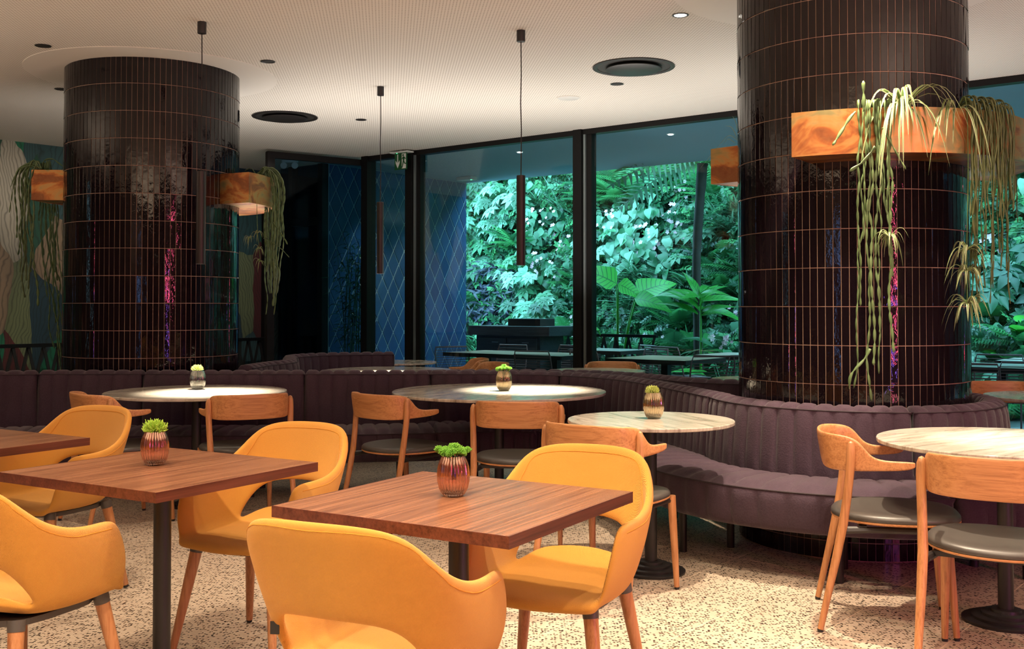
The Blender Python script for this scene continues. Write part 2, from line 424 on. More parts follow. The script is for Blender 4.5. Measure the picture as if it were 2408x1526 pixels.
def m_leaf(name, c1, c2, rough=.30, trans=.25, stripe=None):
    t = T(name); at = t.n('Attribute', 2, props=dict(attribute_name='tint')); rnd = t.n('ObjectInfo', 5)
    f = t.math('FRACT', t.math('ADD', at, rnd))
    col = t.mix(f, c1, c2)
    if stripe:
        u = t.n('Attribute', 2, props=dict(attribute_name='across'))
        col = t.mix(t.math('GREATER_THAN', t.math('ABSOLUTE', u), .55), col, stripe)
    b = t.n('BsdfPrincipled', Base_Color=col, Roughness=rough, Specular_IOR_Level=.5)
    tl = t.n('BsdfTranslucent', Color=col)
    mx = t.nt.nodes.new('ShaderNodeMixShader'); mx.inputs[0].default_value = trans
    t.nt.links.new(b, mx.inputs[1]); t.nt.links.new(tl, mx.inputs[2]); t.surf(mx.outputs[0]); return t.m
MAT['leaf_mid'] = m_leaf('mid_green_leaf', (0.035, 0.15, 0.065), (0.075, 0.26, 0.12))
MAT['leaf_pale'] = m_leaf('pale_green_leaf', (0.13, 0.34, 0.20), (0.27, 0.46, 0.33))
MAT['leaf_dark'] = m_leaf('dark_green_leaf', (0.012, 0.075, 0.035), (0.028, 0.13, 0.055))
MAT['leaf_bright'] = m_leaf('bright_green_leaf', (0.045, 0.34, 0.035), (0.075, 0.44, 0.05), .4, .35)
def m_veined():
    t = T('veined_bright_leaf'); u = t.n('Attribute', 2, props=dict(attribute_name='across')); l = t.n('Attribute', 2, props=dict(attribute_name='along'))
    au = t.math('ABSOLUTE', u); vein = t.math('SINE', t.math('MULTIPLY', t.math('SUBTRACT', l, t.math('MULTIPLY', au, .16)), 58.0))
    m = t.math('MAXIMUM', t.math('LESS_THAN', au, .05), t.math('GREATER_THAN', vein, .86))
    col = t.mix(m, t.mix(t.n('ObjectInfo', 5), (0.035, 0.27, 0.03), (0.07, 0.42, 0.05)), (0.02, 0.15, 0.03))
    b = t.n('BsdfPrincipled', Base_Color=col, Roughness=.33, Specular_IOR_Level=.5); tl = t.n('BsdfTranslucent', Color=col)
    mx = t.nt.nodes.new('ShaderNodeMixShader'); mx.inputs[0].default_value = .32
    t.nt.links.new(b, mx.inputs[1]); t.nt.links.new(tl, mx.inputs[2]); t.surf(mx.outputs[0]); return t.m
MAT['leaf_veined'] = m_veined()
MAT['leaf_purple'] = m_leaf('dark_purple_leaf', (0.012, 0.015, 0.035), (0.035, 0.035, 0.07), .4, .1)
MAT['leaf_fern'] = m_leaf('fern_green', (0.045, 0.24, 0.075), (0.08, 0.34, 0.11), .5, .35)
MAT['petal_pink'] = m_leaf('pink_petals', (0.75, 0.40, 0.48), (0.85, 0.62, 0.68), .6, .3)
MAT['variegated'] = m_leaf('variegated_leaf', (0.10, 0.17, 0.05), (0.13, 0.22, 0.065), .45, .3, (0.42, 0.42, 0.25))
MAT['cactus'] = m_leaf('chain_cactus_stem', (0.075, 0.125, 0.045), (0.12, 0.19, 0.07), .5, .1)
MAT['olive_stem'] = m_leaf('olive_stem', (0.055, 0.075, 0.022), (0.085, 0.105, 0.032), .55, .1)
MAT['mum'] = m_leaf('green_chrysanthemum', (0.33, 0.55, 0.05), (0.45, 0.66, 0.09), .6, .3)
MAT['mum_dark'] = m_leaf('lime_chrysanthemum', (0.15, 0.40, 0.035), (0.23, 0.50, 0.06), .6, .3)
MAT['mum_pale'] = m_leaf('pale_green_chrysanthemum', (0.55, 0.62, 0.16), (0.62, 0.70, 0.24), .6, .3)
MAT['bank'] = plain('planted_bank_earth', (0.010, 0.028, 0.014), .9, 0, .5)

# ================================================================== SETTING
BW, BS = 9.146, 12.03              # window line and soffit edge (distance along E2)
A_MURAL, A_RIGHT, B_BACK = -11.62, 4.0, -3.6
A_DIA = -10.325                    # blue diamond-tiled wall

def slab(name, quad, z0, z1, mat, parent=None, kind='structure'):
    b = MB(); b.prism([tuple(p) for p in quad], z0, z1)
    o = b.build(name, mat, parent)
    if parent is None: o['kind'] = kind
    return o
def quad(a0, a1, b0, b1): return [bl(a0, b0), bl(a1, b0), bl(a1, b1), bl(a0, b1)]

# floor: slab of joint mortar with terrazzo tiles bedded on it
floor = slab('floor', quad(A_MURAL - .3, A_RIGHT, B_BACK, BW + .1), -.12, -.0008, MAT['floor_joint'])
TW, TL = 0.424, 0.848
FU = Vector((math.cos(math.radians(50.7)), math.sin(math.radians(50.7)))); FV = Vector((-FU.y, FU.x))
fo = Vector((0.524, 4.034)); c0 = Vector((0.862, 5.707))
fo = fo + FU * ((c0 - fo).dot(FU))
tile_me = MB()
tile_me.add([(-TL/2+.0020, -TW/2+.0020, -.012), (TL/2-.0020, -TW/2+.0020, -.012), (TL/2-.0020, TW/2-.0020, -.012), (-TL/2+.0020, TW/2-.0020, -.012),
             (-TL/2+.0026, -TW/2+.0026, 0), (TL/2-.0026, -TW/2+.0026, 0), (TL/2-.0026, TW/2-.0026, 0), (-TL/2+.0026, TW/2-.0026, 0)],
            [(4, 5, 6, 7), (0, 1, 5, 4), (1, 2, 6, 5), (2, 3, 7, 6), (3, 0, 4, 7)])
tile_mesh = tile_me.mesh('terrazzo_tile', MAT['terrazzo'])
cells = []
for i in range(-14, 18):
    for j in range(-30, 32):
        c = fo + FU * ((i + .5) * TL) + FV * ((j + .5) * TW)
        a, b = E1.dot(c), E2.dot(c)
        if A_MURAL < a < A_RIGHT - .3 and B_BACK + .3 < b < BW - .15:
            px, py, d = to_px((c.x, c.y, 0))
            vis = d > .5 and -250 < px < 2660 and py < 1900
            cells.append(((0 if vis else 1, c.length), c))
cells.sort(key=lambda q: q[0])
ang = math.atan2(FU.y, FU.x)
for _, c in cells[:300]:
    put('tile', tile_mesh, floor, (c.x, c.y, 0), (0, 0, ang))
rest = MB()
for _, c in cells[300:]:
    rest.add([(c.x + FU.x * x + FV.x * y, c.y + FU.y * x + FV.y * y, z) for x, y, z in tile_me.v], tile_me.f)
rest.build('tile', MAT['terrazzo'], floor, kind='stuff')

slab('ceiling', quad(A_MURAL - .3, A_RIGHT + .2, B_BACK - .2, BW + .12), H, H + .3, MAT['ceiling'])
slab('wall_back', quad(A_MURAL - .3, A_RIGHT + .2, B_BACK - .2, B_BACK), -.1, H, MAT['wall'])
slab('wall_right', quad(A_RIGHT, A_RIGHT + .2, B_BACK, BW + .1), -.1, H, MAT['wall'])
# mural wall at the left (its own frame so that the painting runs along local x)
m0, m1 = bl(-11.95, B_BACK), bl(-11.555, 9.46)
mv = (m1 - m0); mlen = mv.length; mrot = math.atan2(mv.y, mv.x)
mur = MB(); mur.box((mlen / 2, .08, 1.4), (mlen, .16, 3.48))
o = mur.build('wall_left', MAT['mural']); o.location = (m0.x, m0.y, 0); o.rotation_euler = (0, 0, mrot); o['kind'] = 'structure'

# smooth plaster discs round the column heads
COLS = dict(right=(Vector((1.92, 6.0)), .62, .093, .2), left=(Vector((-2.863, 8.434)), .66, .10, .203))
for k, (key, ro, dx) in enumerate((('left', .96, .0), ('right', 1.0, 0))):
    C, R = COLS[key][:2]
    b = MB(); b.lathe([(R - .03, -.004), (ro, -.004), (ro, 0), (R - .03, 0)], 72, (C.x, C.y, H), closed=True)
    o = b.build('trim_%d' % (k + 1), MAT['plaster'], None, True); o['kind'] = 'structure'

# window wall -------------------------------------------------------
def wbox(b, a0, a1, bb0, bb1, z0, z1):
    c = bl((a0 + a1) / 2, (bb0 + bb1) / 2); b.box((c.x, c.y, (z0 + z1) / 2), (abs(a1 - a0), abs(bb1 - bb0), z1 - z0), BROT)
aM = [a_at(866, BW), a_at(970, BW), a_at(1367, BW)]
step = aM[2] - aM[1]
aM += [aM[2] + step, aM[2] + 2 * step, aM[2] + 3 * step, aM[2] + 4 * step]
aM = [a for a in aM if a < A_RIGHT - .2] + [A_RIGHT - .02]
for k in range(len(aM) - 1):
    a0, a1 = aM[k], aM[k + 1]
    root = struct_root('window_%d' % (k + 1))
    b = MB(); wbox(b, a0 + .03, a1 - .03, BW - .006, BW + .006, .05, H - .05); b.build('pane', MAT['pane'], root)
    b = MB(); wbox(b, a0, a1, BW - .05, BW + .05, H - .055, H); b.build('head_rail', MAT['frame'], root)
    b = MB(); wbox(b, a0, a1, BW - .05, BW + .05, 0, .06); b.build('bottom_rail', MAT['frame'], root)
    b = MB(); wbox(b, a0 - .055, a0 + .05, BW - .075, BW + .075, 0, H); b.build('mullion', MAT['frame'], root)
    if k >= 1:
        b = MB(); wbox(b, a0 + .06, a0 + .085, BW - .05, BW + .02, .06, H - .055); b.build('track', MAT['frame_light'], root)
        b = MB(); wbox(b, a0 + .085, a0 + .15, BW - .03, BW + .06, .06, H - .055); b.build('stile', MAT['frame'], root)
# open door leaf standing into the room
p0, p1 = at_z(628, 357, 3.10), at_z(866, 379, 3.10)
dv = Vector((p1.x - p0.x, p1.y - p0.y)); dl = dv.length; drz = math.atan2(dv.y, dv.x)
door = struct_root('door_1', (p0.x, p0.y, 0), drz)
b = MB(); b.box((.04, 0, 1.55), (.09, .07, 3.10)); b.build('stile', MAT['frame'], door)
b = MB(); b.box((dl - .03, 0, 1.55), (.08, .06, 3.10)); b.build('stile', MAT['frame'], door)
b = MB(); b.box((dl / 2, 0, 3.07), (dl, .06, .075)); b.build('top_rail', MAT['frame'], door)
b = MB(); b.box((dl / 2, 0, .06), (dl, .06, .10)); b.build('bottom_rail', MAT['frame'], door)
b = MB(); b.box((dl / 2, 0, 1.57), (dl - .15, .012, 2.93)); b.build('pane', MAT['pane_door'], door)
# dark doorway beyond it, left of the diamond wall
door2 = struct_root('door_2')
for a0, a1 in ((-11.55, -11.47), (-11.0, -10.92), (-10.42, -10.33)):
    b = MB(); wbox(b, a0, a1, BW + .02, BW + .12, 0, H); b.build('stile', MAT['frame'], door2)
b = MB(); wbox(b, -11.55, -10.33, BW + .02, BW + .12, 2.35, 2.45); b.build('rail', MAT['frame'], door2)
b = MB(); wbox(b, -11.2, -10.33, BW + .055, BW + .067, .0, H); b.build('pane', MAT['pane_door'], door2)
o = slab('wall_corridor', quad(-11.6, A_DIA - .1, BW + 1.3, BW + 1.4), -.1, H, MAT['dark_wall'])
o = slab('wall_corridor_side', quad(-11.75, -11.6, BW + .15, BW + 1.4), -.1, H, MAT['dark_wall'])

# terrace -------------------------------------------------------------
slab('floor_terrace', quad(A_DIA - 1.4, 7, BW + .1, 13.3), -.12, -.004, MAT['terrace'])
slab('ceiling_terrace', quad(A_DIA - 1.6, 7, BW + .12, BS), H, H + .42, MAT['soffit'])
slab('wall_sky_block', quad(6.6, 6.75, BW + .12, 14.6), -.1, 3.6, MAT['dark_wall'])  # unseen end wall added to keep sky reflections off the column tiles
# diamond tiled wall: joint backing with one tile object per diamond
dw = slab('wall_diamond', quad(A_DIA - .12, A_DIA - .006, BW + .13, BS - .03), -.004, H, MAT['diamond_joint'])
DWD, DHT = .212, .375
e2rot = math.atan2(E2.y, E2.x)
b_lo, b_hi = BW + .14, BS - .035
def clip_rect(poly, x0, x1, y0, y1):
    for ax, lim, sg in ((0, x0, 1), (0, x1, -1), (1, y0, 1), (1, y1, -1)):
        out = []
        for i in range(len(poly)):
            p, q = poly[i], poly[(i + 1) % len(poly)]; dp, dq = (p[ax] - lim) * sg, (q[ax] - lim) * sg
            if dp >= 0: out.append(p)
            if (dp >= 0) != (dq >= 0):
                u = dp / (dp - dq); out.append((p[0] + (q[0] - p[0]) * u, p[1] + (q[1] - p[1]) * u))
        poly = out
        if len(poly) < 3: return []
    return poly
dcache = {}
gx, gz = DWD / 2 - .0085, DHT / 2 - .015
for r in range(0, 19):
    for q in range(-1, int((b_hi - b_lo) / DWD) + 3):
        bb = b_hi - .05 - q * DWD + (DWD / 2 if r % 2 else 0); z = r * DHT / 2
        poly = clip_rect([(bb - gx, z), (bb, z - gz), (bb + gx, z), (bb, z + gz)], b_lo, b_hi, .004, H - .004)
        if not poly: continue
        rel_ = [(round(-(x - bb), 4), round(y - z, 4)) for x, y in poly]
        key = tuple(rel_)
        if key not in dcache:
            m = len(rel_); mb = MB(); cx_ = sum(p[0] for p in rel_) / m; cz_ = sum(p[1] for p in rel_) / m
            mb.v = [(x, 0, y) for x, y in rel_] + [(x + (cx_ - x) * .04, .009, y + (cz_ - y) * .04) for x, y in rel_]
            mb.f = [tuple(range(m, 2 * m))] + [(i, (i + 1) % m, m + (i + 1) % m, m + i) for i in range(m)]
            dcache[key] = mb.mesh('diamond_tile', MAT['diamond'])
        c = bl(A_DIA - .006, bb)
        put('tile', dcache[key], dw, (c.x, c.y, z), (0, 0, e2rot + PI))
# balustrade of crossed black slats
def balustrade(name, label, p, q, h=.9, step=.17, mat=MAT['black']):
    p, q = Vector((p[0], p[1])), Vector((q[0], q[1])); L = (q - p).length; rz = math.atan2((q - p).y, (q - p).x)
    t = thing(name, label, 'railing', (p.x, p.y, 0), rz)
    b = MB(); b.box((L / 2, 0, h - .02), (L, .06, .04)); b.build('handrail', MAT['frame'], t)
    b = MB(); b.box((L / 2, 0, .07), (L, .05, .03)); b.build('bottom_rail', mat, t)
    n = int(L / step)
    s1 = MB().bar((0, .008, .085), (step, .008, h - .04), .034, .010, (0, 1, 0)).mesh('slat', mat)
    s2 = MB().bar((step, -.008, .085), (0, -.008, h - .04), .034, .010, (0, 1, 0)).mesh('slat', mat)
    for k in range(n):
        put('slat', s1, t, (k * step, 0, 0)); put('slat', s2, t, (k * step, 0, 0))
    for x in np.arange(.0, L + .01, 1.2):
        b = MB(); b.box((x, 0, h / 2 - .02), (.04, .04, h - .04)); b.build('post', mat, t)
    return t
mu = mv.normalized(); mn = Vector((mu.y, -mu.x))
def mur_pt(b_, off):
    t_ = (b_ - B_BACK) / (9.46 - B_BACK); p = m0 + mv * t_; return p + mn * off
balustrade('railing', 'black crossed-slat railing in front of the painted feather mural', mur_pt(5.0, .32), mur_pt(9.1, .32), .885, .17)
balustrade('railing', 'black crossed-slat railing along the terrace edge before the plants', bl(A_DIA + .05, 12.3), bl(a_at(1545, 12.3), 12.3), .915, .2)

# ================================================================== COLUMNS
def column(key, label):
    C, R, zoff, pitch = COLS[key]
    t = thing('tiled_column', label, 'column', (C.x, C.y, 0))
    b = MB(); b.lathe([(R - .0002, 0), (R - .0002, H)], 120); b.build('core', MAT['grout'], t, True)
    n = round(2 * PI * R / .0398); wd = 2 * PI * R / n - .0034; th = pitch - .0042
    z0, y1 = 0, .0035; iw = .0012
    tb = MB()
    def tilegeo(hh):
        return [(-wd/2, -.006, 0), (wd/2, -.006, 0), (wd/2, -.006, hh), (-wd/2, -.006, hh), (-wd/2, y1 * .55, 0), (wd/2, y1 * .55, 0), (wd/2, y1 * .55, hh), (-wd/2, y1 * .55, hh),
                (-wd/2+iw, y1, iw), (wd/2-iw, y1, iw), (wd/2-iw, y1, hh-iw), (-wd/2+iw, y1, hh-iw)]
    fs = [(11, 10, 9, 8), (4, 8, 9, 5), (5, 9, 10, 6), (6, 10, 11, 7), (7, 11, 8, 4), (0, 4, 5, 1), (1, 5, 6, 2), (2, 6, 7, 3), (3, 7, 4, 0)]
    fs = [tuple(reversed(f)) for f in fs]
    full = MB(); full.add(tilegeo(th), fs); fm = full.mesh('glazed_tile', MAT['tile'])
    items = []
    zs = []; z = zoff - pitch
    while z < H - .01:
        lo, hi = max(z, .002), min(z + pitch, H)
        if hi - lo > .02: zs.append((lo, hi))
        z += pitch
    cdir = math.atan2(-C.y, -C.x)
    for zi, (lo, hi) in enumerate(zs):
        for k in range(n):
            a = 2 * PI * k / n
            px, py, d = to_px((C.x + R * math.cos(a), C.y + R * math.sin(a), (lo + hi) / 2))
            f = math.cos(a - cdir) - R / C.length
            ok = f > 0 and -20 < px < 2428 and py > -40 and lo > .78 and hi - lo > pitch - .01
            items.append(((-(f) if ok else 5), a, lo, hi))
    items.sort(key=lambda q: q[0])
    rest = MB(); cnt = 0
    for sc, a, lo, hi in items:
        rz = a - PI / 2 + random.gauss(0, .022); tx = max(-.014, min(.014, random.gauss(0, .008))); rr = R + random.uniform(-.0006, .0008)
        m4 = Matrix.Translation((rr * math.cos(a), rr * math.sin(a), (lo + hi) / 2)) @ Matrix.Rotation(rz, 4, 'Z') @ Matrix.Rotation(tx, 4, 'X') @ Matrix.Translation((0, 0, -(hi - lo) / 2 + .002))
        if cnt < 300 and sc < 1:
            put_m('tile', fm, t, m4); cnt += 1
        else:
            rest.add([m4 @ Vector(p) for p in tilegeo(hi - lo - .0042)], fs)
    rest.build('tile', MAT['tile'], t, kind='stuff')
    return t
column('left', 'black glazed tile column at left with green plants hung on both sides')
column('right', 'black glazed tile column at right rising behind the lit curved sofa')

# planters: copper troughs wrapped round the columns
def planter(key, a0, a1, z0, z1, label, ro):
    C, R = COLS[key][:2]; ri = R + .006; a0, a1 = math.radians(a0), math.radians(a1); th = .006
    t = thing('copper_planter', label, 'planter', (C.x, C.y, z0)); h = z1 - z0
    n = max(8, int(abs(a1 - a0) / .06)); A = [a0 + (a1 - a0) * k / n for k in range(n + 1)]
    def ring(prof):
        b = MB(); m = len(prof)
        for a in A:
            b.v += [(r * math.cos(a), r * math.sin(a), z) for r, z in prof]
        for i in range(n):
            for k in range(m):
                b.f.append((i * m + k, (i + 1) * m + k, (i + 1) * m + (k + 1) % m, i * m + (k + 1) % m))
        b.f += [tuple(range(m)), tuple(n * m + k for k in range(m))[::-1]]
        if a1 < a0: b.f = [tuple(reversed(f)) for f in b.f]
        return b
    ring([(ro - th, 0), (ro, 0), (ro, h), (ro - th, h)]).build('outer_band', MAT['copper'], t, True, 40)
    ring([(ri, .002), (ro - th, .002), (ro - th, .008), (ri, .008)]).build('base_plate', MAT['copper'], t, True, 40)
    ring([(ri, .01), (ro - th, .01), (ro - th, h - .025), (ri, h - .025)]).build('soil', MAT['soil'], t, True, 40)
    for a in (a0, a1):
        b = MB(); rm = (ri + ro) / 2; b.box((rm * math.cos(a), rm * math.sin(a), h / 2), (ro - ri, .006, h), a); b.build('end_plate', MAT['copper'], t)
    return t
planter('right', 235, 375, 2.035, 2.255, 'copper planter wrapped round the front of the right column', .92)
planter('right', 134, 40, 2.066, 2.29, 'copper planter with its end showing left of the right column', .95)
planter('left', 185, 105, 2.135, 2.375, 'orange copper planter at the left side of the left column', .94)
planter('left', -24, 70, 2.085, 2.318, 'greenish copper planter at the right side of the left column', .94)

# ================================================================== CEILING FITTINGS
def pendant(px, py, yb, label):
    c = at_z(px, py, H)
    t = thing('pendant_lamp', label, 'lamp', (c.x, c.y, 1.568), 0, None)
    zt, zc = .60, H - 1.568
    b = MB(); b.lathe([(.0, zc - .075), (.028, zc - .075), (.029, zc - .07), (.029, zc)], 24); b.build('canopy', MAT['black'], t, True)
    b = MB(); b.tube([(0, 0, zt - .01), (.003, .002, zt + .3), (-.002, .001, (zt + zc) / 2), (.002, 0, zc - .3), (0, 0, zc - .07)], .0038, 6); b.build('cord', MAT['bronze'], t, True)
    b = MB(); b.lathe([(.026, .012), (.026, 0), (.0295, 0), (.0295, zt - .002), (.027, zt), (0, zt)], 28); b.build('tube', MAT['bronze'], t, True)
    b = MB(); b.lathe([(0.0, .004), (.0255, .004), (.0255, .010)], 24); b.build('diffuser', MAT['glow_warm'], t)
pendant(475, 52, 620, 'dark bronze tube pendant hanging in front of the left tiled column')
pendant(1225, 72, 623, 'dark bronze tube pendant above the large round table in the middle')
pendant(895, 204, 642, 'dark bronze tube pendant before the blue diamond wall and open door')
def disc_light(px, py, label, lit=False, r=.055):
    c = at_z(px, py, H)
    t = thing('recessed_downlight', label, 'downlight', (c.x, c.y, H))
    b = MB(); b.lathe([(r, -.002), (r, -.005), (r - .007, -.006), (r - .012, -.003), (r - .012, -.001)], 28); b.build('trim_ring', MAT['black'], t, True)
    b = MB(); b.lathe([(0, -.0035), (r - .013, -.0035), (r - .013, -.001)], 24); b.build('lens' if lit else 'baffle', MAT['glow_white'] if lit else MAT['rubber'], t)
disc_light(101, 107, 'black recessed downlight nearest the upper left corner of the ceiling')
disc_light(144, 209, 'black recessed downlight half hidden by the top of the left column')
disc_light(630, 144, 'black recessed downlight right of the head of the left column')
disc_light(849, 281, 'black recessed downlight beside the far pendant canopy')
disc_light(1451, 197, 'black recessed downlight just beyond the larger round air diffuser')
disc_light(1600, 35, 'glowing white recessed downlight near the right column', True, .052)
def diffuser(px, py, label):
    c = at_z(px, py, H)
    t = thing('air_diffuser', label, 'diffuser', (c.x, c.y, H))
    b = MB(); b.lathe([(.315, 0), (.315, -.008), (.295, -.012), (.28, -.006), (.28, 0)], 64); b.build('rim', MAT['black'], t, True)
    b = MB(); b.lathe([(.285, -.002), (.27, -.004), (.24, -.002), (.24, -.001)], 64); b.build('throat', MAT['rubber'], t, True)
    b = MB(); b.lathe([(0, -.030), (.20, -.030), (.215, -.024), (.215, -.018), (.1, -.002), (0, -.002)], 56); b.build('disc', MAT['black'], t, True)
diffuser(670, 274, 'round black ceiling air diffuser between left column and far pendant')
diffuser(1490, 157, 'round black ceiling air diffuser between middle pendant and right column')
c = at_z(1337, 230, H)
t = thing('ceiling_speaker', 'round flat white speaker cover on the ceiling before the windows', 'speaker', (c.x, c.y, H))
b = MB(); b.lathe([(0, -.008), (.093, -.008), (.1, -.004), (.1, 0)], 40); b.build('cover', MAT['white'], t, True)
b = MB(); b.lathe([(.096, -.0045), (.101, -.006), (.104, -.003), (.104, 0)], 40); b.build('rim', MAT['plaster'], t, True)
# twin emergency spot seen through the open door leaf
c = at_y(682, 382, 13.35)
t = thing('emergency_light', 'white twin-head emergency lamp seen through the glass door leaf', 'lamp', (c.x, c.y, c.z))
b = MB(); b.box((0, 0, .02), (.20, .07, .05)); bevel(b.build('housing', MAT['white'], t), .01)
b = MB(); b.box((0, 0, .19), (.02, .02, .30)); b.build('stem', MAT['white'], t)
for sx in (-.07, .07):
    b = MB(); b.tube([(sx, .02, -.03), (sx, -.05, -.045)], [.03, .042], 18); b.build('lamp_head', MAT['white'], t, True)
# exit sign hanging under the terrace ceiling, behind the pane beside the door
c = at_y(940, 377, 12.45)
t = thing('exit_sign', 'green escape sign with white down arrow and running figure', 'sign', (c.x, c.y, 0), BROT)
sz = 1.293 + (721 - 378) / F * 12.45
b = MB(); b.box((0, .03, sz + .105), (.29, .12, .014)); bevel(b.build('mounting_plate', MAT['white'], t), .004)
b = MB(); b.box((0, .03, (sz + .11 + H) / 2), (.03, .03, H - sz - .105)); b.build('stem', MAT['white'], t)
b = MB(); b.box((-.06, .024, sz + .1), (.012, .03, .012)); b.build('led', MAT['glow_green'], t)
b = MB(); b.box((0, .02, sz), (.198, .010, .2)); b.build('green_panel', MAT['sign_green'], t)
b = MB()
def flat(b, poly, y=.014):
    poly = [(x * 1.2, z) for x, z in poly]; n = len(poly)
    vs = [(x, y, sz + z) for x, z in poly] + [(x, y + .0018, sz + z) for x, z in poly]
    b.add(vs, [tuple(range(n)), tuple(range(n, 2 * n))[::-1]] + [(i, n + i, n + (i + 1) % n, (i + 1) % n) for i in range(n)])
flat(b, [(-.046, .082), (-.034, .082), (-.034, -.02), (-.012, .012), (-.012, -.018), (-.040, -.082), (-.068, -.018), (-.068, .012), (-.046, -.02)])
b.build('arrow', MAT['white'], t)
b = MB(); flat(b, [(.016, -.088), (.072, -.088), (.072, .088), (.016, .088)]); b.build('doorway_symbol', MAT['white'], t)
b = MB()
hd = [(.036 + .011 * math.cos(a), .068 + .012 * math.sin(a)) for a in np.linspace(0, 2 * PI, 12)[:-1]]
flat(b, hd, .0115)
flat(b, [(.030, .052), (.048, .052), (.056, .030), (.050, .000), (.034, .004), (.032, .028)], .0115)
flat(b, [(.050, .050), (.072, .026), (.068, .018), (.048, .038)], .0115)
flat(b, [(.032, .050), (.018, .026), (.024, .020), (.036, .036)], .0115)
flat(b, [(.036, .004), (.050, .002), (.062, -.026), (.078, -.028), (.078, -.038), (.054, -.036)], .0115)
flat(b, [(.034, .006), (.046, .002), (.040, -.030), (.026, -.082), (.016, -.080), (.028, -.030)], .0115)
b.build('running_figure', MAT['sign_green'], t)
# terrace ceiling fittings
def soffit_xy(px, py): return at_z(px, py, H - .002)
for px, py, lab in ((1222, 357, 'small lit spotlight in the terrace ceiling behind the middle pendant cord'),
                    (995, 378, 'small lit spotlight in the terrace ceiling beside the tall window mullion'),
                    (1577, 315, 'small lit spotlight in the terrace ceiling above the tree fern')):
    c = soffit_xy(px, py)
    t = thing('terrace_spotlight', lab, 'downlight', (c.x, c.y, H))
    b = MB(); b.lathe([(.045, -.001), (.045, -.006), (.03, -.006), (.03, -.001)], 20); b.build('trim_ring', MAT['white'], t, True)
    b = MB(); b.lathe([(0, -.012), (.029, -.012), (.029, -.001)], 16); b.build('lens', MAT['glow_white'], t)
c = soffit_xy(1107, 421)
t = thing('emergency_light', 'flat white emergency lamp under the terrace ceiling by the diamond wall corner', 'lamp', (c.x - .05, c.y - .25, H), BROT)
b = MB(); b.prism([(-.14, -.07), (.14, -.07), (.15, 0), (.14, .07), (-.14, .07), (-.15, 0)], -.05, -.002); bevel(b.build('housing', MAT['white'], t), .012)
b = MB(); b.box((.11, -.03, -.053), (.014, .014, .008)); b.build('led', MAT['glow_green'], t)

# ================================================================== BANQUETTES
def catmull(pts, sub):
    pts = [Vector(p) for p in pts]; out = []
    for i in range(len(pts) - 1):
        p0 = pts[max(i - 1, 0)]; p1 = pts[i]; p2 = pts[i + 1]; p3 = pts[min(i + 2, len(pts) - 1)]
        for k in range(sub):
            t_ = k / sub
            out.append(.5 * ((2 * p1) + (p2 - p0) * t_ + (2 * p0 - 5 * p1 + 4 * p2 - p3) * t_ ** 2 + (3 * p1 - p0 - 3 * p2 + p3) * t_ ** 3))
    out.append(pts[-1]); return out
def resample(pts, ds):
    L = [0]
    for a, b in zip(pts, pts[1:]): L.append(L[-1] + (b - a).length)
    n = max(2, round(L[-1] / ds)); res = []; j = 0
    for k in range(n + 1):
        s_ = L[-1] * k / n
        while j < len(L) - 2 and L[j + 1] < s_: j += 1
        f_ = (s_ - L[j]) / max(L[j + 1] - L[j], 1e-9); res.append(pts[j].lerp(pts[j + 1], f_))
    return res
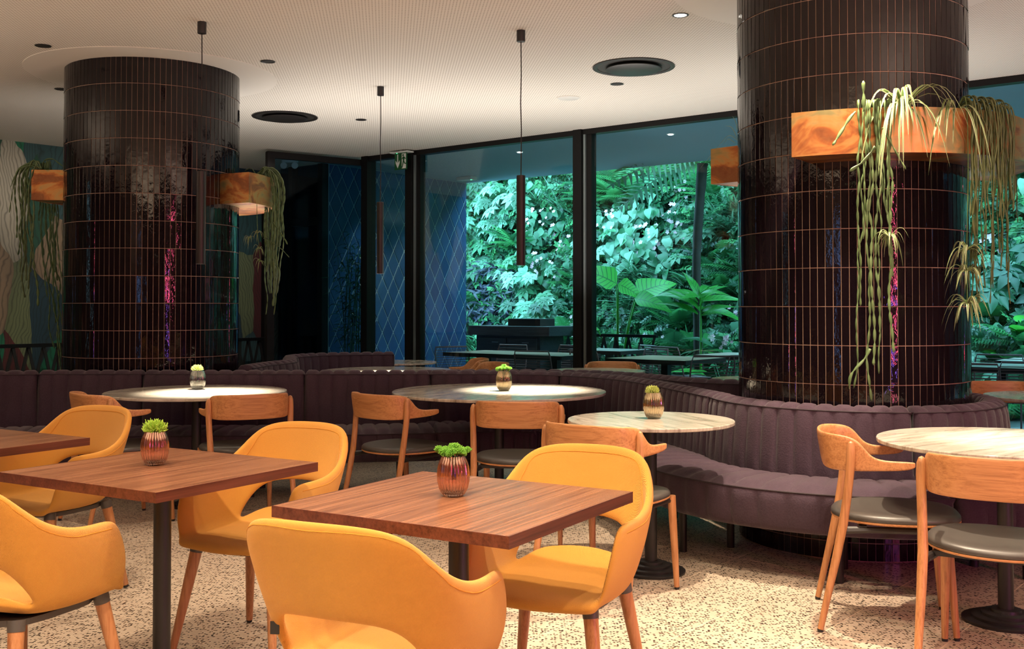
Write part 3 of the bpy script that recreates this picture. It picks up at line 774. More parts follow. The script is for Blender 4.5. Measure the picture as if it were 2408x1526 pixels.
def sofa(name_label, path, zr, side=-1, rib=.12, seat=.50, legs=True, caps=(True, True)):
    """one upholstered section along a plan path; zr = ridge height; the seat lies to the given side"""
    label, cat = name_label
    pts = resample(path, .0125); n = len(pts); c = pts[n // 2]
    t = thing('curved_sofa', label, 'sofa', (c.x, c.y, 0), 0, 'sections of the serpentine sofa')
    L = sum((b - a).length for a, b in zip(pts, pts[1:])); nr = max(1, round(L / rib))
    nor = []
    for i in range(n):
        d = (pts[min(i + 1, n - 1)] - pts[max(i - 1, 0)]).normalized(); nor.append(Vector((-d.y, d.x)) * side)
    zf = (lambda u: zr) if isinstance(zr, (int, float)) else (lambda u: zr[0] + (zr[1] - zr[0]) * u)
    def ribf(i):
        u = i / (n - 1) * nr; x = abs((u + .5) % 1 - .5) * 2      # 0 at a joint, 1 at the crown
        g = 1 - (1 - min(x / .6, 1)) ** 2.2
        e = min(i, n - 1 - i) * .0125 / .03
        return g, min(1, e)
    def make(name, prof):
        b = MB(); m = None
        for i in range(n):
            g, e = ribf(i); z_r = zf(i / (n - 1)); row = []
            for o_, z_, amp, nx, nz in prof(z_r):
                k = (g - 1) * amp - (1 - e) ** 2 * .02 * (1 if amp else 0)
                p = pts[i] - c + nor[i] * (o_ + nx * k); row.append((p.x, p.y, z_ + nz * k))
            m = len(row); b.v += row
        for i in range(n - 1):
            for k in range(m):
                f = (i * m + k, (i + 1) * m + k, (i + 1) * m + (k + 1) % m, i * m + (k + 1) % m)
                b.f.append(f if side < 0 else f[::-1])
        f0, f1 = tuple(range(m)), tuple((n - 1) * m + k for k in range(m))
        b.f += [f0 if side < 0 else f0[::-1], f1[::-1] if side < 0 else f1]
        return b.build(name, MAT['banquette'], t, True, 50)
    A = .0155
    back = make('backrest', lambda z: [(-.075, .25, 0, 0, 0), (-.078, .55, A, -1, 0), (-.076, z - .07, A, -1, 0), (-.070, z - .03, A, -.8, .6), (-.050, z - .006, A, -.3, 1), (-.015, z, A, 0, 1), (.020, z - .004, A, 0, 1),
                                        (.045, z - .018, A, .4, .9), (.052, z - .027, A * .4, .7, .7), (.057, z - .027, .0, 0, 0), (.060, z - .036, A * .5, 1, .3), (.070, z - .07, A, 1, 0), (.078, z - .15, A, 1, 0), (.086, z - .25, A, 1, 0), (.092, .47, A, 1, 0), (.088, .44, 0, 0, 0), (.08, .25, 0, 0, 0)])
    seat_o = make('seat', lambda z: [(.082, .25, 0, 0, 0), (.082, .44, 0, 0, 0), (.10, .452, A * .6, 0, 1), (.16, .460, A, 0, 1), (.26, .464, A, 0, 1), (seat - .10, .462, A, 0, 1), (seat - .04, .452, A, .2, 1), (seat - .008, .436, A * .5, .6, .8), (seat + .002, .432, 0, 0, 0), (seat + .002, .425, 0, 0, 0),
                                      (seat + .010, .415, A * .5, 1, .4), (seat + .018, .38, A, 1, 0), (seat + .018, .32, A, 1, 0), (seat + .010, .27, A, 1, 0), (seat - .005, .247, A * .5, .7, -.7), (seat - .03, .238, 0, 0, 0)])
    for off, dz, base_z in ((.057, -.029, None), (seat + .004, 0, .429)):
        tp = []
        for i in range(0, n, 3):
            p = pts[i] - c + nor[i] * off; tp.append((p.x, p.y, (zf(i / (n - 1)) + dz) if base_z is None else base_z))
        b = MB(); b.tube(tp, .0042, 6); b.build('piping', MAT['piping'], t, True)
    if legs:
        k = max(2, int(L / .75)); lm = MB().lathe([(.0, 0), (.021, 0), (.021, .24), (0, .24)], 16).mesh('sofa_leg', MAT['black'], True)
        for j in range(k):
            i = int((j + .5) / k * (n - 1)); 
            for off in (.06, seat - .14):
                p = pts[i] - c + nor[i] * off; put('leg', lm, t, (p.x, p.y, 0))
    return t
MAT['piping'] = plain('dark_piping', (0.03, 0.02, 0.027), .8)
CR = COLS['right'][0]
def ringp(r, a0, a1, n=24, C=CR): return [C + Vector((math.cos(math.radians(a0 + (a1 - a0) * k / n)), math.sin(math.radians(a0 + (a1 - a0) * k / n)))) * r for k in range(n + 1)]
RB = .735
lead = [(-4.75, 6.1), (-4.35, 6.8), (-3.9, 7.32), (-3.4, 7.57), (-2.8, 7.63), (-2.1, 7.64), (-1.5, 7.66), (-.8, 7.76), (-.1, 7.85), (.40, 7.76), (.74, 7.42), (.93, 6.98), (1.06, 6.5)]
ring_pts = ringp(RB, 178, 375, 60)
path = catmull(lead + [tuple(ring_pts[0])], 24)[:-1] + ring_pts
path = resample([Vector(p) for p in path], .01)
def idx_at_px(px, z=.82, start=0):
    best = start
    for i in range(start, len(path)):
        if to_px((path[i].x, path[i].y, z))[0] >= px: return i
    return len(path) - 1
cuts = [0, idx_at_px(88), idx_at_px(340), idx_at_px(715), idx_at_px(1010), idx_at_px(1320)]
ringstart = len(path) - len(resample(ring_pts, .01))
i2135 = next(i for i in range(ringstart, len(path)) if path[i].x > CR.x and to_px((path[i].x, path[i].y, .8))[0] >= 2135)
cuts += [ringstart - 2, i2135, len(path) - 1]
zz = [.85, .84, .838, .836, .828, .818, .806, .80, .80]
labs = ['dark ribbed sofa section bending forward at the far left edge', 'dark ribbed sofa section in front of the left half of the left column',
        'dark ribbed sofa section behind the small marble table with the clear vase', 'dark ribbed sofa section right of the clear vase table, before the lit far table',
        'dark ribbed sofa section behind the large round table and its vase', 'purple ribbed sofa section curving forward left of the right column',
        'lit purple sofa section bulging out before the right column', 'purple sofa section wrapping the right side of the right column']
for k in range(8):
    seg = path[cuts[k]:cuts[k + 1] + 1]
    seg = seg[0:1] + seg[1:-1] + seg[-1:]
    sofa((labs[k], 'sofa'), seg, (zz[k], zz[k + 1]), -1, .105 if k < 5 else .088, .56 if k < 4 else .54 if k == 4 else .49)
# back-to-back section behind, facing the windows
rear = catmull([(2.55, 6.86), (2.1, 6.98), (1.62, 6.93), (1.22, 7.14), (.95, 7.62), (.55, 8.02), (-.1, 8.12), (-.7, 8.03)], 20)
sofa(('brown ribbed sofa back showing behind the main sofa, left of the right column', 'sofa'), resample(rear, .01), .815, 1, .11, .5)
far = catmull([(-2.05, 8.16), (-2.0, 8.6), (-1.90, 9.05), (-1.98, 9.5), (-2.02, 9.85), (-1.75, 10.14), (-1.13, 10.18)], 20)
far = resample(far, .01); h_ = int(len(far) * .42)
sofa(('lit end of the far sofa curling towards the left column', 'sofa'), far[:h_ + 1], .845, -1, .11, .45)
sofa(('dark far sofa back before the blue diamond wall and open door', 'sofa'), far[h_:], (.845, .862), -1, .11, .45)

# ================================================================== TABLES
walnut_top = MB(); walnut_top.box((0, 0, .725), (.717, .768, .030))
def wood_table(x, y, rz, label):
    t = thing('square_table', label, 'table', (x, y, 0), rz)
    b = MB(); b.box((0, 0, .7395), (.713, .764, .004)); o = b.build('tabletop', MAT['walnut'], t); bevel(o, .0015)
    b = MB()
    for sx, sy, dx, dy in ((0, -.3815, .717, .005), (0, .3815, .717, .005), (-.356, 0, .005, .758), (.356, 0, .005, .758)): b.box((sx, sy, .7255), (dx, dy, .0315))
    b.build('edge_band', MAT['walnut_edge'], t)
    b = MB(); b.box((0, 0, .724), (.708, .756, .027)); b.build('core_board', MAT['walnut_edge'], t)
    b = MB(); b.lathe([(0, .03), (.0295, .03), (.0295, .71), (0, .71)], 28); b.build('pole', MAT['black'], t, True)
    b = MB(); b.box((0, 0, .706), (.32, .32, .009)); b.build('top_plate', MAT['black'], t)
    b = MB(); b.lathe([(0, 0), (.20, 0), (.20, .012), (.195, .016), (.05, .022), (.045, .04), (0, .04)], 40); b.build('base_plate', MAT['black'], t, True)
    return t
WR = 1.0325
TA, TB, TC = (-.153, 3.059), (-1.201, 3.655), (-2.29, 4.36)
wood_table(*TA, WR, 'walnut square table at the front with green button mums in a copper vase')
wood_table(*TB, WR, 'walnut square table at left holding the spiky green flower in a copper vase')
wood_table(*TC, WR, 'bare walnut table corner jutting in at the left edge')
def round_table(x, y, r, label, rb=.167, rz=0.0, seg=96):
    t = thing('round_table', label, 'table', (x, y, 0), rz)
    b = MB(); b.lathe([(0, .722), (r - .003, .722), (r, .725), (r, .737), (r - .002, .74), (0, .74)], seg); b.build('tabletop', MAT['marble'], t, True, 30)
    b = MB(); b.lathe([(0, .02), (.0305, .02), (.0305, .716), (0, .716)], 28); b.build('pole', MAT['black'], t, True)
    b = MB(); b.lathe([(0, .712), (min(.16, r - .1), .712), (min(.16, r - .1), .7225), (0, .7225)], 32); b.build('top_plate', MAT['black'], t, True)
    b = MB(); b.lathe([(0, 0), (rb, 0), (rb + .001, .010), (rb - .003, .0125), (rb * .78, .0135), (rb * .78, .024), (rb * .76, .026), (rb * .56, .027), (rb * .56, .038), (rb * .54, .040), (rb * .35, .041), (rb * .34, .053), (.031, .055), (0, .055)], 48)
    b.build('stepped_base', MAT['black'], t, True, 30)
    return t
R1, R2, R3, R4 = (-2.06, 6.93), (-.084, 6.96), (.679, 5.205), (2.03, 4.38)
round_table(*R1, .578, 'round marble table with the clear vase before the left column', rz=.3)
round_table(*R2, .70, 'large round marble table in the middle with an amber vase', .2, 1.0)
round_table(*R3, .406, 'small round marble table before the lit sofa with an amber vase', rz=2.0)
round_table(*R4, .50, 'round marble table cut by the right edge with a bright glare', .17, .6)
round_table(-1.08, 9.22, .57, 'brightly lit far round table just behind the dark sofa back', rz=.5)
round_table(-1.16, 10.62, .405, 'grey far round table before the blue diamond wall', rz=1.5)
round_table(.74, 9.18, .41, 'greenish far round table by the window behind the main sofa', rz=2.5)
round_table(1.93, 8.10, .40, 'pale round table edge peeking out left of the right column', rz=.9)
round_table(3.36, 6.56, .41, 'round table beyond the right column at the right edge', rz=1.2)

# ================================================================== WOODEN CHAIRS
def make_wood_chair(label):
    t = thing('dining_chair', label, 'chair')
    half = [((0, -.262), .632, .785), ((.075, -.259), .632, .785), ((.14, -.246), .633, .785), ((.19, -.218), .634, .784), ((.216, -.178), .636, .780), ((.227, -.138), .638, .768), ((.232, -.112), .640, .738), ((.236, -.088), .642, .704), ((.239, -.055), .644, .689), ((.242, .0), .647, .686), ((.244, .052), .652, .686), ((.243, .078), .664, .684)]
    st = [((-x, y), a, b_) for (x, y), a, b_ in half[:0:-1]] + half
    rows = []
    for (x, y), za, zb in st:
        r_ = []
        for k in range(4):
            z = za + (zb - za) * k / 3; lean = (z - .63) * -.16 if abs(x) < .2 else (z - .63) * -.05
            r_.append((x, y + lean, z))
        rows.append(r_)
    b = MB(); b.grid(rows); o = b.build('backrest', MAT['oak'], t, True, None)
    m = o.modifiers.new('solid', 'SOLIDIFY'); m.thickness = .017; m.offset = 0
    m = o.modifiers.new('sub', 'SUBSURF'); m.levels = m.render_levels = 2
    for s in (-1, 1):
        b = MB(); b.tube([(.243 * s, -.285, .012), (.241 * s, -.262, .12), (.236 * s, -.222, .30), (.234 * s, -.196, .43), (.238 * s, -.180, .54), (.2415 * s, -.170, .63), (.243 * s, -.166, .69), (.242 * s, -.165, .735), (.240 * s, -.165, .752), (.238 * s, -.165, .758)],
                          [.0125, .014, .0172, .0185, .0172, .0172, .0178, .0165, .0115, .004], 14)
        o = b.build('rear_leg', MAT['oak_z'], t, True)
        b = MB(); b.lathe([(0, 0), (.011, 0), (.012, .012), (0, .012)], 12, (.243 * s, -.286, 0)); b.build('glide', MAT['rubber'], o, True)
        b = MB(); b.tube([(.222 * s, .222, .012), (.219 * s, .212, .15), (.215 * s, .200, .30), (.212 * s, .192, .43)], [.0125, .0155, .018, .0185], 14)
        o = b.build('front_leg', MAT['oak_z'], t, True)
        b = MB(); b.lathe([(0, 0), (.011, 0), (.012, .012), (0, .012)], 12, (.2225 * s, .223, 0)); b.build('glide', MAT['rubber'], o, True)
    # seat outline: round at the back, softly squared at the front
    def outline(k, n=48):
        res = []
        for i in range(n):
            a = 2 * PI * i / n; ca, sa = math.cos(a), math.sin(a); e = 2.7 if sa > 0 else 2.25
            r_ = (abs(ca) ** e + abs(sa) ** e) ** (-1 / e)
            res.append((ca * r_ * .252 * k * (1 - .05 * (sa > 0) * sa), .016 + sa * r_ * .252 * k))
        return res
    def dome(levels):
        b = MB(); m = None
        for k, z, sag in levels:
            o_ = outline(k); m = len(o_)
            b.v += [(x, y, z + sag * (abs(x) / .24) ** 2) for x, y in o_]
        for i in range(len(levels) - 1):
            b.f += [(i * m + j, i * m + (j + 1) % m, (i + 1) * m + (j + 1) % m, (i + 1) * m + j) for j in range(m)]
        b.f += [tuple(range(m))[::-1], tuple((len(levels) - 1) * m + j for j in range(m))]
        return b
    dome([(.93, .424, .004), (.985, .427, .004), (1.0, .431, .004), (.995, .436, .004)]).build('seat_shell', MAT['oak'], t, True, 60)
    dome([(.99, .4362, .004), (1.0, .440, .004), (.995, .450, .004), (.965, .458, .005), (.88, .4625, .006), (.7, .461, .006), (.45, .4575, .004), (.2, .456, .0)]).build('seat_pad', MAT['leather'], t, True, 60)
    for s in (-1, 1):
        b = MB(); b.tube([(.205 * s, .185, .412), (.20 * s, .06, .408), (.205 * s, -.10, .406), (.226 * s, -.192, .404)], [.011, .011, .011, .013], 8, flat=1.3)
        b.build('side_rail', MAT['black'], t, True)
    b = MB(); b.box((0, .06, .414), (.40, .030, .018)); b.box((0, -.12, .412), (.42, .030, .018)); b.build('cross_rail', MAT['black'], t)
    return t
CH = []
def chair_at(x, y, face, label, group='honey oak dining chairs'):
    rz = math.radians(face) - PI / 2
    if not CH:
        c_ = make_wood_chair(label); c_.location = (x, y, 0); c_.rotation_euler = (0, 0, rz); c_['group'] = group; CH.append(c_)
        return c_
    return dup(CH[0], (x, y, 0), rz, label, group)
chair_at(-2.36, 6.44, 41, 'honey oak chair left of the clear vase table, arm stub pointing right')
chair_at(-1.625, 6.42, 118, 'honey oak chair right of the clear vase table, arm stub pointing left')
chair_at(-.66, 6.42, 45, 'honey oak chair at the left of the large round table')
chair_at(.045, 5.97, 84, 'orange oak chair facing the large round table, back flat to the view')
chair_at(.445, 4.82, 55, 'oak chair at the small round table, half hidden by a mustard armchair')
chair_at(1.565, 4.40, -15, 'oak chair seen side-on with shaded grey seat, before the lit sofa')
chair_at(1.755, 3.82, 60, 'large oak chair cut by the right edge, its back to the view')
chair_at(-.33, 9.62, 205, 'far orange chair back at right of the brightly lit far table', 'far orange chairs behind the sofa')
chair_at(-.52, 10.42, 190, 'far orange chair side showing behind another, left of the terrace table', 'far orange chairs behind the sofa')
chair_at(.90, 9.62, 262, 'far orange chair back by the wide window mullion', 'far orange chairs behind the sofa')
chair_at(2.16, 8.62, 240, 'far orange chair back just left of the right column', 'far orange chairs behind the sofa')
chair_at(3.30, 7.02, 265, 'orange chair back beyond the right column at the right edge', 'far orange chairs behind the sofa')

# ================================================================== MUSTARD ARMCHAIRS
def make_armchair(label):
    t = thing('armchair', label, 'armchair')
    K = [((.215, .215, .436), (.238, .200, .540), (.246, .140, .650)),
         ((.220, .110, .428), (.252, .085, .54), (.262, .045, .650)),
         ((.218, -.010, .424), (.254, -.040, .545), (.265, -.060, .656)),
         ((.208, -.105, .440), (.242, -.140, .585), (.258, -.168, .700)),
         ((.174, -.190, .566), (.202, -.226, .682), (.218, -.258, .798)),
         ((.100, -.242, .590), (.120, -.274, .705), (.130, -.312, .822)),
         ((0, -.256, .592), (0, -.292, .708), (0, -.326, .824))]
    st = [tuple((-x, y, z) for x, y, z in k) for k in K[:-1]] + [K[-1]] + [k for k in K[:-1]][::-1]
    v, f = [], []
    def q3(a, b_, c_, u):   # quadratic through three points
        A_, B_, C_ = Vector(a), Vector(b_), Vector(c_)
        l0 = (u - .5) * (u - 1) * 2; l1 = -4 * u * (u - 1); l2 = u * (u - .5) * 2
        return A_ * l0 + B_ * l1 + C_ * l2
    NZ = 5
    bi = {}
    for i, (B_, M_, T_) in enumerate(st):
        for k in range(NZ):
            bi[i, k] = len(v); v.append(tuple(q3(B_, M_, T_, k / (NZ - 1))))
    n = len(st)
    for i in range(n - 1):
        for k in range(NZ - 1): f.append((bi[i, k], bi[i + 1, k], bi[i + 1, k + 1], bi[i, k + 1]))
    fr = [-1, -.82, -.45, 0, .45, .82, 1]
    rows = []
    for j in range(4):
        L_, R_ = st[j][0], st[n - 1 - j][0]; hw = R_[0]; y = R_[1]; zb = R_[2]
        r_ = [bi[j, 0]]
        for q in fr[1:-1]:
            zc = .432 - .012 * (1 - abs(q)) + (.004 if j == 0 else 0); yy = y + (.022 * (1 - q * q) if j == 0 else 0)
            z = zc + (zb - zc) * max(0, abs(q) - .5) * .5 - (.012 if abs(q) > .7 else 0)
            r_.append(len(v)); v.append((q * hw, yy, z))
        r_.append(bi[n - 1 - j, 0]); rows.append(r_)
    lip = []
    for q in fr:
        lip.append(len(v)); v.append((q * .206, .232 + .026 * (1 - q * q), .402 + .006 * abs(q)))
    rows = [lip] + rows
    for y, hw, z, ze in ((-.160, .183, .438, .452), (-.200, .160, .458, .466), (-.226, .124, .476, .480), (-.236, .088, .484, .486)):
        r_ = []
        for q in fr: r_.append(len(v)); v.append((q * hw, y + .018 * abs(q) ** 2, z + (ze - z) * abs(q) ** 2.5))
        rows.append(r_)
    for a, b_ in zip(rows, rows[1:]):
        for k in range(len(fr) - 1): f.append((a[k], a[k + 1], b_[k + 1], b_[k]))
    b = MB(); b.add(v, f)
    o = b.build('upholstered_shell', MAT['yellow'], t, True, None)
    m = o.modifiers.new('solid', 'SOLIDIFY'); m.thickness = .030; m.offset = 0; m.use_even_offset = False
    m = o.modifiers.new('sub', 'SUBSURF'); m.levels = 2; m.render_levels = 3
    # stitched seam along the upper rim, outer face
    oe = o.evaluated_get(bpy.context.evaluated_depsgraph_get())
    tops = catmull([Vector(k[2]) for k in st], 8)
    for off, nm in ((1.0, 'outer_seam'), (-1.0, 'inner_seam')):
        pts = []
        for i, p in enumerate(tops):
            d = (tops[min(i + 1, len(tops) - 1)] - tops[max(i - 1, 0)]); o2 = Vector((d.y, -d.x, 0)).normalized() * -off
            ok, loc, nrm_, _ = oe.closest_point_on_mesh(p + o2 * .05 + Vector((0, 0, -.020)))
            pts.append(loc)
        b = MB(); b.tube(pts[3:-3], .0015, 5); b.build(nm, MAT['yellow_seam'], t, True)
    # under-frame and legs
    fr_ = MB(); ring = []
    for a in np.linspace(0, 2 * PI, 33)[:-1]:
        e = 4; r_ = (abs(math.cos(a)) ** e + abs(math.sin(a)) ** e) ** (-1 / e); ring.append((.176 * r_ * math.cos(a), .01 + .175 * r_ * math.sin(a)))
    fr_.prism(ring, .384, .402); fr_.build('under_frame', MAT['grey_plastic'], t)
    for sx in (-1, 1):
        for sy in (-1, 1):
            top = Vector((.168 * sx, .01 + .158 * sy, .402)); bot = Vector((.228 * sx, .01 + .228 * sy, .004))
            d = (bot - top).normalized()
            b = MB(); b.tube([top + d * .018, top.lerp(bot, .3), top.lerp(bot, .97)], [.0225, .0205, .0135], 16)
            lg = b.build('leg', MAT['beech_z'], t, True)
            b = MB(); b.tube([top - d * .006, top + d * .004, top + d * .026], [.025, .0248, .0238], 16); b.build('socket', MAT['grey_plastic'], lg, True)
            b = MB(); b.tube([top.lerp(bot, .969), top.lerp(bot, .995)], [.0125, .0115], 12); b.build('glide', MAT['rubber'], lg, True)
    return t
MAT['yellow_seam'] = plain('dark_mustard_thread', (0.55, 0.22, 0.02), .9)
AC = []
def armchair_at(x, y, face, label, group='mustard upholstered armchairs'):
    rz = math.radians(face) - PI / 2
    if not AC:
        c_ = make_armchair(label); c_.location = (x, y, 0); c_.rotation_euler = (0, 0, rz); c_['group'] = group; AC.append(c_); return c_
    return dup(AC[0], (x, y, 0), rz, label, group)
armchair_at(.145, 3.36, 246, 'mustard armchair facing the view from behind the front walnut table')
armchair_at(-.955, 4.07, 246, 'mustard armchair behind the left walnut table, in the middle')
armchair_at(-2.07, 4.79, 246, 'mustard armchair behind the spiky flower, nearest the clear vase table')
armchair_at(-1.495, 3.21, 67, 'mustard armchair cut by the left edge, its arm towards the floor')
front = armchair_at(-.315, 2.62, 66, 'nearest mustard armchair, its broad back to the view')
b = MB(); b.box((-.192, -.180, .530), (.022, .004, .030), .3); b.build('fabric_tag', MAT['rubber'], front)

# ================================================================== VASES AND FLOWERS
def make_vase(px, py, mat, label, hgt=.118):
    p = at_z(px, py, .74)
    t = thing('fluted_vase', label, 'vase', (p.x, p.y, .7405))
    s = hgt / .118; nf = 26
    fl = lambda a, z: .085 * (abs(math.cos(a * nf / 2)) - .5)
    outp = [(.020, .001), (.027, 0), (.034, .008), (.041, .024), (.0455, .045), (.0462, .065), (.044, .085), (.040, .101), (.0352, .111), (.033, .118)]
    inp = [(.0315, .118), (.034, .110), (.0385, .099), (.0422, .084), (.0440, .065), (.0433, .046), (.038, .026), (.030, .015), (.018, .012), (.0005, .0115)]
    b = MB(); b.lathe([(.0005, .001)] + outp + inp, 132, mod=lambda a, z: fl(a, z) if z > .0105 else fl(a, z) * .3)
    b.v = [(x * s, y * s, z * s) for x, y, z in b.v]
    b.build('glass_body', mat, t, True, 70)
    return t, p
def petal_mesh(n, L, R, curl, seed, mat, seg=6, wide=1.0):
    r = random.Random(seed); b = MB()
    for k in range(n):
        f_ = (k + .5) / n; th = math.acos(1 - f_ * wide); ph = k * 2.39996 + r.uniform(-.1, .1)
        d = Vector((math.sin(th) * math.cos(ph), math.sin(th) * math.sin(ph), math.cos(th)))
        l = L * (.62 + .38 * math.sin(th)) * r.uniform(.86, 1.1); side = Vector((-math.sin(ph), math.cos(ph), 0)) * r.uniform(-.25, .25)
        pts = []
        for i in range(seg):
            s_ = i / (seg - 1)
            pts.append(d * (l * (s_ - .12 * curl * s_ ** 4)) + Vector((0, 0, 1)) * (curl * l * (.32 * s_ ** 4 * r.uniform(.3, 1.2) - .05 * s_)) + side * (curl * l * s_ ** 3))
        b.tube(pts, [R * .75, R, R * 1.1, R * 1.1, R, R * .55][-seg:], 5)
    b.lathe([(0, -.004), (L * .22, -.002), (L * .30, L * .12), (L * .2, L * .3), (0, L * .36)], 14)
    return b
def flower(pos, mesh, mat_c, label, group, rot=(0, 0, 0), sc=1.0, foot=None):
    t = thing('chrysanthemum', label, 'flower', pos, 0, group); t.rotation_euler = rot; t.scale = (sc,) * 3
    put('petals', mesh, t)
    m = (Matrix.Translation(pos) @ Matrix.LocRotScale(None, t.rotation_euler, (sc,) * 3)).inverted()
    hd, ft = Vector(pos), Vector(foot); mid = hd.lerp(ft, .35); mid.x += (ft.x - hd.x) * .35; mid.y += (ft.y - hd.y) * .35
    b = MB(); b.tube([m @ q for q in catmull([hd, mid, ft], 4)], .0024, 6); b.build('flower_stem', MAT['leaf_mid'], t, True)
    return t
spider = petal_mesh(300, .047, .0018, 1.0, 3, None, 6, 1.12).mesh('spider_petals', MAT['mum'], True)
spider_p = petal_mesh(280, .042, .0019, .8, 5, None, 6, 1.12).mesh('pale_petals', MAT['mum_pale'], True)
button = petal_mesh(150, .0185, .0017, .35, 8, None, 5, 1.3).mesh('button_petals', MAT['mum_dark'], True)
def bunch(p, z0, where, group, spots):
    for k, (dx, dy, dz, which) in enumerate(spots):
        flower((p.x + dx, p.y + dy, z0 + dz), button, None, which + ' small green button mum in the vase on the ' + where, group, (-dy * 17, dx * 17, k), 1.06, (p.x - dx * .2, p.y - dy * .2, z0 - .07))
_, p = make_vase(364, 1094, MAT['glass_copper'], 'copper fluted glass vase holding a spiky green flower on the left table')
flower((p.x, p.y, .74 + .120), spider, None, 'spiky bright green chrysanthemum in the copper vase on the left table', None, (0, 0, 0), 1.0, (p.x, p.y, .79))
_, p = make_vase(1066, 1167, MAT['glass_copper'], 'copper fluted glass vase on the front walnut table')
bunch(p, .74 + .118, 'front walnut table', 'green button mums in the front vase', ((.002, .006, .022, 'topmost'), (-.024, -.010, .012, 'left-of-centre'), (.021, -.018, .009, 'right-of-centre'), (.038, .006, .009, 'rightmost'), (-.041, .008, .011, 'leftmost'), (-.003, -.026, .010, 'nearest'), (.014, .030, .012, 'rearmost')))
_, p = make_vase(465, 916, MAT['glass_clear'], 'clear fluted glass vase on the round marble table before the left column', .128)
flower((p.x - .004, p.y, .74 + .130), spider_p, None, 'pale glowing green flower in the clear fluted vase', None, (0, 0, 0), 1.0, (p.x, p.y, .79))
_, p = make_vase(1185, 919, MAT['glass_amber'], 'amber fluted glass vase on the large round middle table', .130)
bunch(p, .74 + .130, 'large round middle table', 'green button mums in the middle vase', ((.0, .008, .030, 'topmost'), (-.022, -.006, .016, 'left-of-centre'), (.022, -.008, .017, 'right-of-centre'), (.038, .006, .010, 'rightmost'), (-.004, -.022, .014, 'nearest'), (-.038, .008, .010, 'leftmost')))
_, p = make_vase(1537, 984, MAT['glass_amber'], 'amber fluted glass vase on the small round table before the lit sofa', .128)
flower((p.x - .006, p.y, .74 + .130), spider_p, None, 'pale yellow-green flower in the amber vase before the lit sofa', None, (0, -.15, 1), .92, (p.x, p.y, .79))

# ================================================================== LEAF AND STEM BUILDERS
def set_attr(me, name, vals):
    a = me.attributes.new(name, 'FLOAT', 'POINT'); a.data.foreach_set('value', np.asarray(vals, dtype=np.float32))
def blade(L, W, rows=6, fold=.15, droop=.2, shape=lambda t: math.sin(PI * min(1, t ** .75)) , wave=0.0):
    """leaf along +y, folded along its midrib, tip drooping; returns verts, quads, across"""
    v, ac, f = [], [], []
    for i in range(rows + 1):
        t_ = i / rows; w_ = W * .5 * max(shape(t_), .02); y = L * t_; z = -droop * L * t_ ** 2
        for q in (-1, 0, 1):
            v.append((q * w_, y, z + abs(q) * w_ * fold + wave * w_ * math.sin(t_ * 9 + q))); ac.append(q)
    for i in range(rows):
        for k in range(2): f.append((i * 3 + k, i * 3 + k + 1, i * 3 + k + 4, i * 3 + k + 3))
    return np.array(v), f, ac
def join(parts):
    V, Fs, n = [], [], 0
    for v, f in parts:
        V.append(np.asarray(v)); Fs += [tuple(i + n for i in q) for q in f]; n += len(v)
    return np.concatenate(V), Fs
def rotz(v, a, loc=(0, 0, 0)):
    c, s_ = math.cos(a), math.sin(a); v = np.asarray(v)
    return np.stack([v[:, 0] * c - v[:, 1] * s_ + loc[0], v[:, 0] * s_ + v[:, 1] * c + loc[1], v[:, 2] + loc[2]], 1)
heart_shape = lambda t: (math.sin(PI * min(1, (t * .92 + .08) ** .62)) ** .8)
lance = lambda t: math.sin(PI * min(1, (t + .03) ** .8))
LEAF = {}
LEAF['heart'] = blade(1, .85, 6, .18, .25, heart_shape)[:2]
LEAF['ear'] = blade(1, .80, 10, .16, .30, lambda t: min(1, t / .16) ** .6 * (1 - max(0, t - .16) / .84) ** .72 + .01)[:2]
LEAF['lance'] = blade(1, .22, 4, .3, .35, lance)[:2]
LEAF['strap'] = blade(1, .05, 7, .3, .75, lambda t: 1 - t ** 3)[:2]
pl = []
for k, a in enumerate(np.linspace(-2.1, 2.1, 7)):
    l = .62 - .07 * abs(a); v, f, _ = blade(l, .24, 3, .25, .22, lambda t: math.sin(PI * min(1, .18 + t * .82) ** 1.1) + .05)
    pl.append((rotz(v, -a, (0, .30, 0)), f))
LEAF['palmate'] = join(pl)
fr_ = [blade(1, .02, 6, 0, .35, lambda t: 1)[:2]]
for k in range(1, 17):
    t_ = k / 17; l = .30 * math.sin(PI * (t_ * .85 + .13)) + .02
    for sgn in (-1, 1):
        v, f, _ = blade(l, .050, 2, .1, .25, lambda t: 1 - t * .8)
        fr_.append((rotz(v, -sgn * 1.15, (0, t_, -.35 * t_ * t_)), f))
LEAF['fern'] = join(fr_)
sp_ = []
for k in range(9):
    v, f, _ = blade(.34, .20, 2, .2, .2, lambda t: math.sin(PI * (t * .9 + .08)))
    sp_.append((rotz(v, (1 if k % 2 else -1) * (1.0 - k * .05), (0, k / 10, -.25 * (k / 10) ** 2 + .03 * (k % 3))), f))
LEAF['sprig'] = join(sp_)
fl_ = []
for k in range(5):
    v, f, _ = blade(.5, .42, 2, .1, -.2, lambda t: math.sin(PI * (t * .8 + .12)))
    fl_.append((rotz(v, k * 2 * PI / 5), f))
LEAF['flower'] = join(fl_)
def leaf_mesh(kind, mat):
    key = kind + mat
    if key not in LEAF_ME:
        v, f = LEAF[kind]; me = bpy.data.meshes.new(kind + '_leaf'); me.from_pydata([tuple(p) for p in v], [], f)
        me.materials.append(MAT[mat]); me.polygons.foreach_set('use_smooth', [True] * len(f)); LEAF_ME[key] = me
        if mat == 'leaf_veined':
            nr_ = len(v) // 3; set_attr(me, 'across', [-1, 0, 1] * nr_); set_attr(me, 'along', [i / (nr_ - 1) for i in range(nr_) for _ in range(3)])
    return LEAF_ME[key]
LEAF_ME = {}
